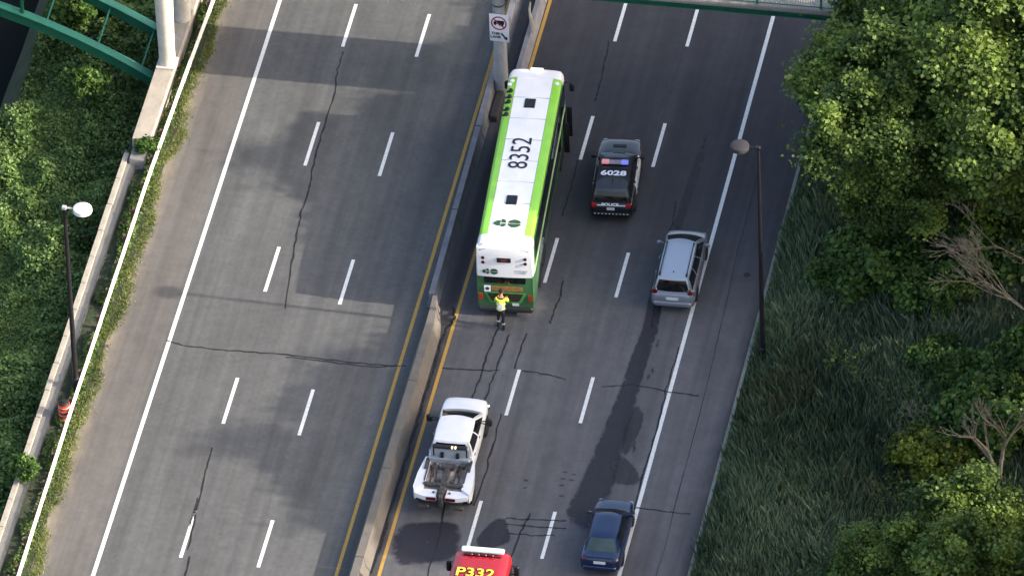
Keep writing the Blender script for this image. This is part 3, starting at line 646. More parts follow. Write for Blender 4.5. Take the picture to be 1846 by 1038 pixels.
# tall grass and reeds on the right bank
N = 230000; x = 11.22+16*r.random(N)**1.15; y = r.uniform(-27, 22, N); dens = vnoise(x, y, .8, 21)
keep = (r.random(N) < np.clip(.8+.4*dens, .3, 1)); x, y, dens = x[keep], y[keep], dens[keep]; N = len(x)
z = height(x, y); hgt = np.clip(.40+.6*np.clip((x-11.2)/1.5, 0, 1)+.35*vnoise(x, y, .55, 8), .25, 1.7)*r.uniform(.6, 1.35, N)
lean = r.normal(size=(N, 2))*.17+np.stack([vnoise(x, y, 1.3, 31), vnoise(x, y, 1.3, 32)], 1)*.10; wd = r.uniform(.012, .030, N)
a = r.uniform(0, 6.28, N); bx, by = np.cos(a)*wd, np.sin(a)*wd
V = np.stack([np.stack([x-bx, y-by, z-.05], 1), np.stack([x+bx, y+by, z-.05], 1), np.stack([x+lean[:, 0]*hgt*.4+bx*.7, y+lean[:, 1]*hgt*.4+by*.7, z+hgt*.6], 1), np.stack([x+lean[:, 0]*hgt, y+lean[:, 1]*hgt, z+hgt], 1)], 1)
tint = .42+.32*vnoise(x, y, .45, 44)+.15*vnoise(x, y, 2.2, 45)+r.normal(size=N)*.24
tag(link('tall_grass', quads_mesh('tall_grass', V, REED, tint)), 'tall dark reedy grass covering the bank right of the kerb', 'grass', kind='stuff')
sel = r.random(N) < .012+.16*(vnoise(x, y, .6, 77)+.3*vnoise(x, y, 2.5, 78) > .62); V2 = V[sel].copy(); V2[:, 2:, 2] += .12; V2[:, :, 0] += .03
tag(link('dry_stalks', quads_mesh('dry_stalks', V2, DRY, r.random(len(V2)))), 'dry brown stalks scattered through the tall grass', 'stalks', kind='stuff')
# leafy weeds low on the bank
N = 60000; x = 12.2+14*r.random(N); y = r.uniform(-27, 20, N); k = vnoise(x, y, .7, 61)+.4*vnoise(x, y, 2.4, 62)+(x-18)*.05 > .42; x, y = x[k], y[k]; N = len(x)
P = np.stack([x, y, height(x, y)+r.uniform(.25, 1.25, N)*(.75+.35*vnoise(x, y, .9, 61))], 1)
tag(link('bank_weeds', quads_mesh('bank_weeds', leaves(P, r.normal(size=(N, 3))*.5+[0, 0, .8], .15, r), LEAF, r.uniform(.1, .75, N))), 'broad-leaved weeds growing through the bank grass', 'weeds', kind='stuff')
# undergrowth left of the wall
N = 210000; x = -18.85-9.5*r.random(N); y = r.uniform(-26, 24, N); k = ~((x < -24.9) & (y > 11.0)); x, y = x[k], y[k]; N = len(x)
mound = np.clip(.42+.62*vnoise(x, y, 1.1, 52)+.35*vnoise(x, y, 2.8, 53), .03, 1.5); P = np.stack([x, y, height(x, y)+mound*r.random(N)**.45], 1)
n = r.normal(size=(N, 3))*.55+np.array([0, 0, .8]); tint = .38+.28*vnoise(x, y, .8, 55)+r.normal(size=N)*.26
tag(link('undergrowth', quads_mesh('undergrowth', leaves(P, n, .14, r), UNDER, tint)), 'dense sunlit leafy undergrowth below the left wall', 'undergrowth', kind='stuff')
# verge grass strip beside the rail and weeds behind it
N = 30000; y = r.uniform(-26, 24, N); edge = -16.62+.22*vnoise(y*0, y, .8, 71)+.1*vnoise(y*0, y, 2.9, 72); x = edge-.05-r.random(N)*np.clip(.34+.22*vnoise(y*0, y, .7, 73)+.12*vnoise(y*0, y, 3.1, 75), .05, .7)+.13*r.normal(size=N); kp = vnoise(x*2, y, 2.3, 76)+r.random(N) > .25; x, y = x[kp], y[kp]; N = len(x)
hgt = r.uniform(.03, .13, N); a = r.uniform(0, 6.28, N); wd = r.uniform(.012, .026, N); bx, by = np.cos(a)*wd, np.sin(a)*wd; ln = r.normal(size=(N, 2))*.5; z = np.zeros(N)
V = np.stack([np.stack([x-bx, y-by, z], 1), np.stack([x+bx, y+by, z], 1), np.stack([x+ln[:, 0]*hgt*.5+bx*.6, y+ln[:, 1]*hgt*.5+by*.6, z+hgt*.6], 1), np.stack([x+ln[:, 0]*hgt, y+ln[:, 1]*hgt, z+hgt], 1)], 1)
tag(link('verge_grass', quads_mesh('verge_grass', V, GRASS, .5+.35*vnoise(x, y, 1.7, 79)+r.normal(size=N)*.25)), 'short bright grass strip between guard rail and left shoulder', 'grass', kind='stuff')
N = 22000; y = r.uniform(-26, 24, N); x = r.uniform(-17.95, -17.15, N); k = (vnoise(x*1.5, y, 1.6, 81)+.9*(x+17.72)/.5) > .0; x, y = x[k], y[k]; N = len(x)
P = np.stack([x, y, .04+r.random(N)*np.clip(.25+.25*vnoise(x, y, 1.6, 82), .05, .6)], 1)
tag(link('verge_weeds', quads_mesh('verge_weeds', leaves(P, r.normal(size=(N, 3))*.5+[0, 0, .8], .11, r), LEAF2, r.uniform(.1, 1, N))), 'leafy weeds between the guard rail and the wall', 'weeds', kind='stuff')
sel = r.random(N) < .3; P2 = P[sel]+[0, 0, .03]
tag(link('dead_weeds', quads_mesh('dead_weeds', leaves(P2, r.normal(size=(len(P2), 3)), .10, r), DRY, r.random(len(P2))*.6)), 'brown dead weeds along the foot of the wall', 'weeds', kind='stuff')

# ================================================================== VEHICLES
TYRE = M('tyre_rubber', '151516', .85, .2, 8); RIM = M('alloy_rim', '9b9da0', .35, .1, 5, .8); RIMD = M('steel_rim', '3a3b3d', .5, .15, 5, .5); BLACK = M('black_plastic', '111114', .55, .2, 4)
GL = glass('car_glass'); REDL = M('tail_lens', '560c12', .25, .15, 6, 0, .6); CLEAR = M('headlight_lens', 'b8bcc2', .12, .1, 6); PLATE = M('number_plate', 'c9ccd2', .5, .08); CHR = M('chrome', 'b9bcc0', .18, .05, 4, 1.0)
def wheel_data(r, wd, rim):
    mb = MB(); mb.lathe([(r*.62, -wd/2), (r*.93, -wd/2), (r, -wd*.38), (r, wd*.38), (r*.93, wd/2), (r*.62, wd/2)], axis='x', n=22); ty = mb.build('tyre', TYRE)
    mb = MB(); mb.lathe([(r*.05, wd*.40), (r*.16, wd*.42), (r*.2, wd*.34), (r*.52, wd*.30), (r*.60, wd*.44), (r*.64, wd*.46), (r*.64, -wd*.45), (r*.1, -wd*.45)], axis='x', n=20)
    for k in range(5):
        a = 2*math.pi*k/5; c, s_ = math.cos(a), math.sin(a)
        q = [(-.05*c*0+r*.15*c-.035*s_, r*.15*s_+.035*c), (r*.58*c-.03*s_, r*.58*s_+.03*c), (r*.58*c+.03*s_, r*.58*s_-.03*c), (r*.15*c+.035*s_, r*.15*s_-.035*c)]
        mb.prism(q, wd*.32, wd*.44, 'x')
    ri = mb.build('rim', rim); a, b = ty.data, ri.data; bpy.data.objects.remove(ty); bpy.data.objects.remove(ri); return a, b
def add_wheels(root, pos, r, wd, rim=RIM):
    ty, ri = wheel_data(r, wd, rim)
    for x, y in pos:
        e = bpy.data.objects.new('wheel', None); COL.objects.link(e); e.parent = root; e.location = (x, y, r); e.rotation_euler = (0, 0, 0 if x > 0 else math.pi)
        link('tyre', ty, e); link('rim', ri, e)
def arches(root, pos, r, hw):
    for x, y in pos:
        s = 1 if x > 0 else -1; mb = MB(); n = 16
        pts = [(y+r*1.16*math.cos(a), r+r*1.16*math.sin(a)) for a in np.linspace(-.35, math.pi+.35, n)]
        mb.prism(pts, s*(hw-.12), s*(hw+.004), 'x'); mb.build('wheel_arch', BLACK, root, smooth=0)
def section(hw, zb, zt, cr=.03, tum=.93):
    h = zt-zb
    return [(0, zb), (hw*.80, zb), (hw*.955, zb+.06*h), (hw*.99, zb+.22*h), (hw, zb+.45*h), (hw*.995, zb+.62*h), (hw*.975, zb+.80*h), (hw*tum, zt-.035), (hw*(tum-.06), zt), (hw*.5, zt+cr*.8), (0, zt+cr)]
def floor_pan(root, L, W):   # dark floorpan that closes the underside
    mb = MB(); mb.box(-W*.42, W*.42, -L*.44, L*.44, .17, .34); mb.build('underbody', BLACK, root)
def side_doors(loft, root, spans, k0, k1, mat, hm, names='door', handle=True):
    for s in (1, -1):
        for (y0, y1) in spans:
            mb = MB(); loft.patch(mb, y0, y1, k0, k1, s, .006, 8, 7); d = mb.build(names, mat, root, smooth=50)
            if handle:
                p = loft.pt(y0+.17, k1-.55); mb = MB(); mb.box(min(s*(p[0]+.004), s*(p[0]+.04)), max(s*(p[0]+.004), s*(p[0]+.04)), p[1]-.09, p[1]+.09, p[2]-.015, p[2]+.02, bev=.006); mb.build('handle', hm, d)
def mirrors(root, x, y, z, mat, sz=(.22, .12, .15)):
    for s in (1, -1):
        mb = MB(); mb.box(-sz[0]/2, sz[0]/2, -sz[1]/2, sz[1]/2, -sz[2]/2, sz[2]/2, bev=.035); mb.tube((-s*sz[0]*.3, .02, -.02), (-s*(sz[0]*.5+.12), .05, -.06), .03, .03, 6)
        o = mb.build('mirror', mat, root); o.location = (s*(x+sz[0]/2), y, z)

# ---------------- police SUV
PB = M('police_black', '101116', .3, .15, 1.5, 0, .8); PW = M('police_white', 'd5d6da', .3, .06, 2, 0, .6); PWT = M('decal_white', 'dfe3ea', .5, .05)
o = empty('police_car', (3.33, 7.55, 0), R(4.6), 'black police SUV with white doors, lightbar and 6028 on its roof', 'police car'); L_ = 4.9; HW = .99
st = [(-2.45, .80, .48, .74), (-2.40, .89, .36, .98), (-2.28, .955, .30, 1.07), (-1.7, .985, .27, 1.10), (-.6, .99, .26, 1.11), (.7, .99, .26, 1.10), (1.15, .975, .26, 1.10), (1.6, .965, .27, 1.08), (2.05, .94, .29, 1.03), (2.32, .87, .33, .95), (2.43, .74, .42, .80), (2.46, .60, .48, .70)]
lo = Loft([(y, section(h, a, b, .035)) for y, h, a, b in st], 40); mb = MB(); lo.shell(mb); mb.build('body', PB, o, 40)
cb = Cabin(1.07, 1.70, (.88, 1.12, .87, -2.34), (.68, .22, .70, -2.10), .16, .05, .055, .03); mb = MB(); cb.shell(mb); mb.build('cabin', PB, o, 30)
mb = MB(); cb.pane(mb, 0, .05, .95, .06, .95); mb.build('windshield', GL, o); mb = MB(); cb.pane(mb, 2, .08, .92, .12, .80); mb.build('rear_window', GL, o)
for s in (1, 3):
    for u0, u1 in ((.06, .34), (.37, .62), (.65, .92)):
        a, b = (u0, u1) if s == 1 else (1-u1, 1-u0); mb = MB(); cb.pane(mb, s, a, b, .08, .86); mb.build('side_window', GL, o)
wp = [(x, y) for y in (1.5, -1.42) for x in (.88, -.88)]; arches(o, [(x, y) for x, y in wp], .37, .985); add_wheels(o, wp, .365, .24, RIMD); floor_pan(o, L_, 1.9)
side_doors(lo, o, ((.02, 1.08), (-1.02, -.01)), 2.6, 7.95, PW, CHR)
mirrors(o, .97, .82, 1.16, BLACK)
mb = MB(); mb.box(-.60, .60, -.13, .13, 1.79, 1.89, bev=.04); lb_ = mb.build('lightbar', M('lightbar_shell', '8a848e', .25, .15, 4), o); lb_.location = (0, -.42, 0)
for x0, x1, m_ in ((-.59, -.25, M_emit('red_flash', 'c8868a', .12)), (.27, .59, M_emit('blue_flash', '6d70c8', .22))):
    mb = MB(); mb.box(x0, x1, -.138, .138, 1.81, 1.897, bev=.02); mb.build('flasher', m_, lb_)
mb = MB(); mb.box(-.5, .5, -.03, .03, 1.735, 1.79); mb.build('bar_foot', BLACK, lb_)
text('roof_number', '6028', .46, PWT, o, (0, -1.12, 1.768), (0, 0, 0), 1.25, .014); text('rear_lettering', 'POLICE', .17, PWT, o, (-.05, -2.43, 1.03), (R(62), 0, 0), 1.35, .006)
mb = MB(); mb.box(-.19, .15, -2.475, -2.455, .76, .90); mb.build('number_plate', PLATE, o)
for s in (-1, 1):
    mb = MB(); mb.box(min(s*.66, s*.88), max(s*.66, s*.88), -2.44, -2.32, .86, 1.06, bev=.03); mb.build('tail_light', M_emit('lit_tail', '8e1020', .06), o)
    mb = MB(); mb.box(min(s*.55, s*.82), max(s*.55, s*.82), 2.20, 2.42, .78, .92, bev=.04); mb.build('headlight', CLEAR, o)
    mb = MB(); mb.box(min(s*.24, s*.62), max(s*.24, s*.62), -2.462, -2.43, .985, 1.02); mb.build('rear_stripe', PWT, o)
mb = MB(); mb.box(-.86, .86, -2.50, -2.36, .40, .60, bev=.05); bp = mb.build('rear_bumper', BLACK, o)
for k in range(10):
    mb = MB(); x = -.72+k*.16; mb.box(x-.03, x+.03, -2.508, -2.495, .55, .585); mb.build('bumper_mark', PWT, bp)
mb = MB(); mb.box(-.62, .62, 2.43, 2.56, .40, .82, bev=.04); mb.build('push_bar', BLACK, o)
mb = MB(); mb.box(-.30, .30, 1.55, 1.75, 1.112, 1.135, bev=.01); mb.build('hood_vent', BLACK, o)
mb = MB(); mb.tube((0, -1.62, 1.74), (.0, -1.70, 1.93), .022, .010, 6); mb.build('antenna', BLACK, o)

# ---------------- silver minivan
SIL = M('silver_paint', '80848f', .32, .03, 1.5, .35, .7); SILR = M('silver_roof', '9ba6b4', .3, .02, 1.5, .3, .7)
o = empty('minivan', (7.21, 1.75, 0), R(1.6), 'silver minivan with black roof rails beside the right edge line', 'minivan'); o.scale = (1.04, 1.04, 1.04); 
st = [(-2.33, .76, .42, .72), (-2.29, .85, .34, .92), (-2.18, .91, .28, 1.02), (-1.6, .925, .25, 1.05), (0, .93, .24, 1.04), (.9, .925, .24, 1.03), (1.3, .91, .25, 1.02), (1.75, .89, .26, .94), (2.1, .82, .30, .84), (2.28, .70, .36, .72), (2.32, .55, .42, .62)]
lo = Loft([(y, section(h, a, b, .035)) for y, h, a, b in st], 40); mb = MB(); lo.shell(mb); mb.build('body', SIL, o, 40)
cb = Cabin(1.01, 1.66, (.83, 1.55, .82, -2.22), (.62, .40, .62, -2.05), .2, .06, .06, .03); mb = MB(); cb.shell(mb); mb.build('cabin', SILR, o, 30)
mb = MB(); cb.pane(mb, 0, .04, .96, .05, .95); mb.build('windshield', GL, o); mb = MB(); cb.pane(mb, 2, .06, .94, .12, .88); mb.build('rear_window', GL, o)
for s in (1, 3):
    for u0, u1 in ((.05, .36), (.38, .66), (.68, .95)):
        a, b = (u0, u1) if s == 1 else (1-u1, 1-u0); mb = MB(); cb.pane(mb, s, a, b, .07, .86); mb.build('side_window', GL, o)
wp = [(x, y) for y in (1.42, -1.38) for x in (.82, -.82)]; arches(o, wp, .34, .922); add_wheels(o, wp, .335, .22, RIM); floor_pan(o, 4.6, 1.8)
side_doors(lo, o, ((.0, 1.0), (-1.0, -.03)), 2.4, 6.9, SIL, SIL); mirrors(o, .91, .95, 1.10, SIL)
for s in (-1, 1):
    mb = MB(); mb.tube((s*.57, .25, 1.735), (s*.57, -1.85, 1.735), .022, .022, 8); mb.box(s*.57-.03, s*.57+.03, .2, .3, 1.67, 1.74); mb.box(s*.57-.035, s*.57+.035, -1.95, -1.78, 1.67, 1.75); mb.build('roof_rail', BLACK, o)
    mb = MB(); mb.box(min(s*.64, s*.86), max(s*.64, s*.86), -2.29, -2.16, .93, 1.20, bev=.04); mb.build('tail_light', REDL, o)
    mb = MB(); mb.box(min(s*.48, s*.78), max(s*.48, s*.78), 2.0, 2.24, .64, .76, bev=.04); mb.build('headlight', CLEAR, o)
mb = MB(); mb.tube((0, -1.72, 1.71), (0, -1.80, 1.84), .025, .01, 6); mb.build('antenna', BLACK, o)
mb = MB(); mb.box(-.80, .80, -2.40, -2.24, .36, .60, bev=.06); mb.build('rear_bumper', SIL, o); mb = MB(); mb.box(-.26, .26, -2.365, -2.33, .70, .82); mb.build('number_plate', PLATE, o)

# ---------------- blue sedan
BLU = M('blue_paint', '10264a', .25, .12, 1.5, .3, .8)
o = empty('sedan', (7.27, -16.5, 0), R(.6), 'dark blue sedan on the right edge line at the bottom of the picture', 'car')
st = [(-2.22, .70, .40, .70), (-2.18, .79, .33, .90), (-2.05, .855, .28, .97), (-1.7, .875, .25, .98), (-1.0, .88, .24, .94), (0, .88, .24, .92), (.8, .875, .24, .91), (1.2, .865, .25, .88), (1.7, .83, .26, .82), (2.0, .76, .30, .74), (2.14, .64, .36, .62), (2.18, .5, .42, .54)]
lo = Loft([(y, section(h, a, b, .035)) for y, h, a, b in st], 40); mb = MB(); lo.shell(mb); mb.build('body', BLU, o, 40)
cb = Cabin(.90, 1.40, (.78, 1.15, .76, -1.80), (.56, .25, .56, -1.22), .18, .08, .05, .025); mb = MB(); cb.shell(mb); mb.build('cabin', BLU, o, 30)
mb = MB(); cb.pane(mb, 0, .05, .95, .06, .95); mb.build('windshield', GL, o); mb = MB(); cb.pane(mb, 2, .05, .95, .10, .95); mb.build('rear_window', M('rear_glass_reflection', '3a4a4a', .12, .2, 2), o)  # rear window paler grey-green, its reflection put into the glass colour
for s in (1, 3):
    for u0, u1 in ((.06, .46), (.50, .86)):
        a, b = (u0, u1) if s == 1 else (1-u1, 1-u0); mb = MB(); cb.pane(mb, s, a, b, .08, .86); mb.build('side_window', GL, o)
wp = [(x, y) for y in (1.32, -1.32) for x in (.78, -.78)]; arches(o, wp, .325, .872); add_wheels(o, wp, .32, .21, RIM); floor_pan(o, 4.3, 1.7)
side_doors(lo, o, ((-.02, .95), (-.95, -.05)), 2.4, 6.9, BLU, BLU); mirrors(o, .86, .80, .98, BLU, (.18, .11, .13))
for s in (-1, 1):
    mb = MB(); mb.box(min(s*.50, s*.77), max(s*.50, s*.77), -2.19, -2.02, .76, .93, bev=.04); mb.build('tail_light', REDL, o)
    mb = MB(); mb.box(min(s*.46, s*.74), max(s*.46, s*.74), 1.86, 2.1, .58, .70, bev=.04); mb.build('headlight', CLEAR, o)
mb = MB(); mb.box(-.72, .72, -2.28, -2.14, .34, .56, bev=.05); mb.build('rear_bumper', BLU, o); mb = MB(); mb.box(-.26, .26, -2.245, -2.20, .70, .82); mb.build('number_plate', PLATE, o)
mb = MB(); mb.box(-.60, .60, -2.18, -1.98, 1.008, 1.03, bev=.008); mb.build('trunk_lip', BLU, o)

# ---------------- tow truck
TW = M('truck_white', 'dddde0', .3, .07, 1.6, 0, .6); DECK = M('rusty_deck', '908a84', .75, .6, 4.5, .2, bmp=.4, bscale=10); GRM = M('grimy_steel', '4a4644', .6, .55, 6, .3); AMB = M_emit('amber_lamp', 'ffd79a', .5)
o = empty('tow_truck', (-.22, -12.28, 0), R(.8), 'white crew-cab tow truck with wheel-lift bed parked behind the bus', 'tow truck'); o.scale = (1.03, 1.07, 1)
st = [(-.84, .97, .42, 1.22), (-.5, .985, .40, 1.24), (.3, .99, .40, 1.24), (1.1, .99, .40, 1.23), (1.5, .98, .42, 1.22), (2.2, .97, .44, 1.20), (2.7, .94, .46, 1.15), (2.98, .86, .50, 1.06), (3.06, .74, .55, .95)]
lo = Loft([(y, section(h, a, b, .06)) for y, h, a, b in st], 36); mb = MB(); lo.shell(mb); mb.build('body', TW, o, 40)
cb = Cabin(1.21, 1.86, (.90, 2.02, .90, -.80), (.70, .84, .71, -.60), .16, .03, .05, .03); mb = MB(); cb.shell(mb); mb.build('cabin', TW, o, 30)
mb = MB(); cb.pane(mb, 0, .04, .96, .05, .95); mb.build('windshield', GL, o); mb = MB(); cb.pane(mb, 2, .08, .92, .15, .85); mb.build('rear_window', GL, o)
for s in (1, 3):
    for u0, u1 in ((.08, .50), (.54, .92)):
        a, b = (u0, u1) if s == 1 else (1-u1, 1-u0); mb = MB(); cb.pane(mb, s, a, b, .08, .84); mb.build('side_window', GL, o)
side_doors(lo, o, ((.42, 1.42), (-.65, .38)), 2.2, 6.9, TW, CHR)
wp = [(x, 2.05) for x in (.90, -.90)]; arches(o, wp, .42, .985); add_wheels(o, wp, .41, .27, RIM); add_wheels(o, [(.98, -2.2), (-.98, -2.2)], .41, .45, RIM)
for s in (1, -1):
    mb = MB(); mb.box(-.13, .13, -.07, .07, -.17, .17, bev=.04); mb.tube((-s*.1, 0, .08), (-s*.36, .0, .02), .025, .025, 6); mb.tube((-s*.1, 0, -.1), (-s*.36, 0, -.06), .025, .025, 6); mo = mb.build('mirror', BLACK, o); mo.location = (s*1.27, 1.25, 1.38)
    mb = MB(); mb.box(min(s*.6, s*.86), max(s*.6, s*.86), 2.75, 3.02, .84, 1.02, bev=.04); mb.build('headlight', CLEAR, o)
mb = MB(); mb.box(-.95, .95, 3.0, 3.18, .48, .74, bev=.05); mb.build('front_bumper', CHR, o)
mb = MB(); mb.box(-.86, .86, -3.05, -1.14, .55, .80); mb.build('chassis', GRM, o)
# bed: deck, side boxes, rear fenders, headache rack, boom and wheel lift
mb = MB(); mb.box(-.80, .80, -2.75, -.88, .82, .98); mb.build('deck', DECK, o)
for s in (1, -1):
    mb = MB(); mb.prism([(s*.80, -.90), (s*1.04, -.90), (s*1.20, -1.9), (s*1.24, -2.8), (s*1.16, -3.02), (s*.80, -2.75)], .62, 1.13, 'z'); bx_ = mb.build('side_box', TW, o)
    mb = MB(); mb.box(min(s*.86, s*.98), max(s*.86, s*.98), -1.7, -1.0, 1.133, 1.20, bev=.02); mb.build('tool_tray', GRM, bx_)
    mb = MB(); mb.prism([(s*.16, -2.77), (s*1.15, -2.8), (s*1.12, -3.10), (s*.70, -3.24), (s*.18, -3.22)], .80, 1.02, 'z'); rf = mb.build('rear_fender', TW, o)
    mb = MB(); mb.box(min(s*.2, s*.62), max(s*.2, s*.62), -3.26, -3.235, .84, .98); mb.build('tail_light', REDL, rf)
    mb = MB(); mb.box(min(s*.26, s*.40), max(s*.26, s*.40), -1.02, -.90, 1.22, 1.46, bev=.02); mb.build('work_light', BLACK, o)
    mb = MB(); mb.tube((s*.55, -1.2, 1.03), (s*.62, -2.6, 1.03), .045, .045, 7); mb.tube((s*.42, -1.2, 1.02), (s*.40, -2.3, 1.02), .03, .03, 7); mb.build('dolly_bar', GRM, o)
    mb = MB(); mb.box(min(s*.5, s*.95), max(s*.5, s*.95), -3.36, -3.18, .44, .58, bev=.03); mb.build('wheel_fork', GRM, o)
mb = MB(); mb.box(-.82, .82, -.89, -.845, 1.0, 1.60); mb.box(-.80, .80, -1.08, -.89, .99, 1.22); mb.build('headache_rack', M('pale_bulkhead', '8f969e', .5, .15, 3), o)
mb = MB(); mb.box(-.74, .74, -.98, -.78, 1.70, 1.80, bev=.03); lb_ = mb.build('lightbar', BLACK, o)
for x in (.06, .20): 
    mb = MB(); mb.box(x, x+.09, -.985, -.86, 1.725, 1.806, bev=.015); mb.build('amber_lamp', AMB, lb_)
for s in (1, -1): 
    mb = MB(); mb.tube((s*.70, -.87, 1.0), (s*.70, -.87, 1.70), .04, .04, 7); mb.build('rack_post', BLACK, lb_)
mb = MB(); mb.box(-.12, .12, -3.1, -1.35, .99, 1.16, bev=.03); mb.box(-.10, .10, -3.30, -2.95, .50, 1.10, bev=.03); mb.build('boom', GRM, o)
mb = MB(); mb.tube((-.28, -1.42, 1.13), (.28, -1.42, 1.13), .13, .13, 14); mb.build('winch_drum', GRM, o)
mb = MB(); mb.box(-.85, .85, -2.66, -2.50, 1.06, 1.20, bev=.03); mb.build('cross_bar', GRM, o)
mb = MB(); mb.tube((-.7, -1.35, 1.02), (-.55, -2.0, 1.04), .07, .05, 7); mb.tube((.6, -1.3, 1.02), (.42, -1.6, 1.06), .08, .06, 7); mb.build('strap_bundle', M('dark_strap', '1d1b1b', .9, .3), o)
floor_pan(o, 4.5, 1.7)
RUST = M('rusty_gear', '4b3a30', .8, .5, 7, .2, bmp=.4, bscale=15)
for k, (x, y, w_, l_, h_) in enumerate(((-.62, -1.35, .16, .30, .14), (-.60, -1.9, .12, .36, .10), (.60, -1.25, .20, .22, .16), (.56, -1.75, .14, .30, .10), (.30, -2.2, .16, .22, .09), (-.28, -2.25, .18, .18, .10))):
    mb = MB(); mb.box(x-w_/2, x+w_/2, y-l_/2, y+l_/2, .985, .985+h_, bev=.025); mb.build('tool_case', RUST if k % 2 else GRM, o)
for s_ in (1, -1):
    mb = MB(); mb.box(min(s_*.80, s_*.86), max(s_*.80, s_*.86), -2.4, -1.1, 1.135, 1.165); mb.build('chain_rail', GRM, o)
    mb = MB(); mb.lathe([(.05, 1.03), (.06, 1.06), (.03, 1.09)], (s_*.34, -2.98, 0), n=10); mb.build('tie_ring', GRM, o)
    mb = MB(); mb.box(min(s_*.14, s_*.20), max(s_*.14, s_*.20), -3.20, -2.76, .84, 1.05); mb.build('boom_cheek', RUST, o)

# ---------------- fire engine
FR = M('fire_red', '9c1a22', .3, .10, 1.5, 0, .7); YT = M('number_yellow', 'f0c93c', .5, .05); 
o = empty('fire_engine', (2.83, -25.45, 0), R(1.2), 'red fire engine with P332 on its roof, cut off by the bottom edge', 'fire engine')
st = [(-4.6, 1.20, .50, 2.55), (-4.5, 1.25, .45, 2.62), (2.2, 1.25, .45, 2.62), (2.3, 1.25, .45, 2.63), (4.2, 1.25, .45, 2.63), (4.55, 1.22, .48, 2.60), (4.72, 1.14, .55, 2.52), (4.80, 1.02, .6, 2.40)]
def fsec(h, a, b): 
    H_ = b-a; return [(0, a), (h*.9, a), (h*.98, a+.05*H_), (h, a+.2*H_), (h, a+.5*H_), (h*.995, a+.75*H_), (h*.985, b-.22), (h*.96, b-.09), (h*.90, b-.02), (h*.6, b+.02), (0, b+.04)]
lo = Loft([(y, fsec(h, a, b)) for y, h, a, b in st], 24); mb = MB(); lo.shell(mb); mb.build('body', FR, o, 40)
mb = MB(); mb.box(-1.0, 1.0, 4.78, 4.83, 1.35, 2.25, bev=.02); mb.build('windshield', GL, o)
for s in (1, -1):
    for y0, y1 in ((3.2, 4.3), (2.3, 3.0)):
        mb = MB(); lo.patch(mb, y0, y1, 4.1, 5.5, s, .008, 6, 4); mb.build('side_window', GL, o)
    mb = MB(); mb.box(-.11, .11, -.07, .07, -.26, .26, bev=.04); mb.tube((-s*.05, 0, .2), (-s*.3, .1, .28), .025, .025, 6); mb.tube((-s*.05, 0, -.2), (-s*.3, .1, -.24), .025, .025, 6); mo = mb.build('mirror', BLACK, o); mo.location = (s*1.46, 4.25, 1.95)
    mb = MB(); mb.box(min(s*.75, s*1.05), max(s*.75, s*1.05), 4.79, 4.84, .85, 1.1, bev=.02); mb.build('headlight', CLEAR, o)
mb = MB(); mb.box(-.92, .92, -.14, .14, 2.73, 2.86, bev=.04); lb_ = mb.build('lightbar', M('white_lightbar', 'd2dcdf', .3, .05, 5), o); lb_.location = (0, 4.45, 0)
for k in range(4):
    mb = MB(); x = -.52+k*.3; mb.box(x-.12, x+.12, -.30, -.16, 2.68, 2.78, bev=.03); mb.build('lamp_module', M('dark_red_lens', '3d0b16', .3, .3, 8), lb_)
mb = MB(); mb.box(-.8, .8, -.28, -.20, 2.655, 2.685); mb.build('bracket', BLACK, lb_)
text('roof_number', 'P332', .78, BLKT, o, (-.12, 3.06, 2.680), (0, 0, 0), 1.08, .045); text('roof_number', 'P332', .78, YT, o, (-.12, 3.06, 2.689), (0, 0, 0), 1.08, .012)
mb = MB(); mb.box(-1.15, 1.15, -4.3, 1.2, 2.665, 2.78, bev=.03); mb.build('hose_bed', GRM, o)
mb = MB(); mb.box(-1.22, 1.22, 4.76, 5.0, .45, .80, bev=.05); mb.build('front_bumper', CHR, o)
wp = [(x, y) for y in (3.3, -2.4) for x in (1.10, -1.10)]; arches(o, wp, .52, 1.248); add_wheels(o, wp, .51, .32, RIM)

# ---------------- double-decker bus
BW = M('bus_white', 'e4e4e6', .4, .05, 1.2, 0, .5); LIME = M('bus_lime', '84c43c', .4, .08, 1.5, 0, .4); DG = M('bus_green', '355c3a', .4, .15, 1.2, 0, .4); LOGO = M('logo_green', '24492a', .5, .08)
BGL = glass('bus_glass', '0c100f', .08)
o = empty('bus', (-.31, 4.28, 0), R(3.8), 'white and green double-decker bus with 8352 on its roof, stopped beside the median', 'bus'); o.scale = (1, 1.055, 1); o.location = (-.31, 4.40, 0)
HP = [(0, .32), (1.15, .32), (1.24, .44), (1.265, 1.20), (1.27, 2.1), (1.265, 2.3), (1.24, 3.42), (1.20, 3.70), (1.10, 3.84), (.87, 3.885), (0, 3.92)]
def bsec(sx, dz, zb=0): return [(x*sx, max(.32, z)-(dz*((z-.3)/3.6)**3)+zb*(1 if i < 2 else 0)) for i, (x, z) in enumerate(HP)]
lo = Loft([(-6.05, bsec(.965, .16)), (-5.98, bsec(.99, .06)), (-5.85, bsec(1, .015)), (-5.6, bsec(1, 0)), (-2, bsec(1, 0)), (2, bsec(1, 0)), (5.3, bsec(1, 0)), (5.75, bsec(.99, .02)), (5.98, bsec(.95, .09)), (6.05, bsec(.90, .2))])
mb = MB(); lo.shell(mb)
for i, f in enumerate(mb.f):
    c = np.mean([mb.v[j] for j in f], 0)
    if len(f) < 10 and ((c[1] < -5.6 and c[2] > 2.25) or (c[1] > 5.3 and c[2] > 3.4)): mb.m[i] = 1
mb.build('body', [DG, BW], o, 40)
mb = MB(); lo.patch(mb, -5.25, 5.3, 9.08, 10, 1, .010, 10, 4); lo.patch(mb, -5.25, 5.3, 9.08, 10, -1, .010, 10, 4); mb.build('roof_panel', BW, o, 50)
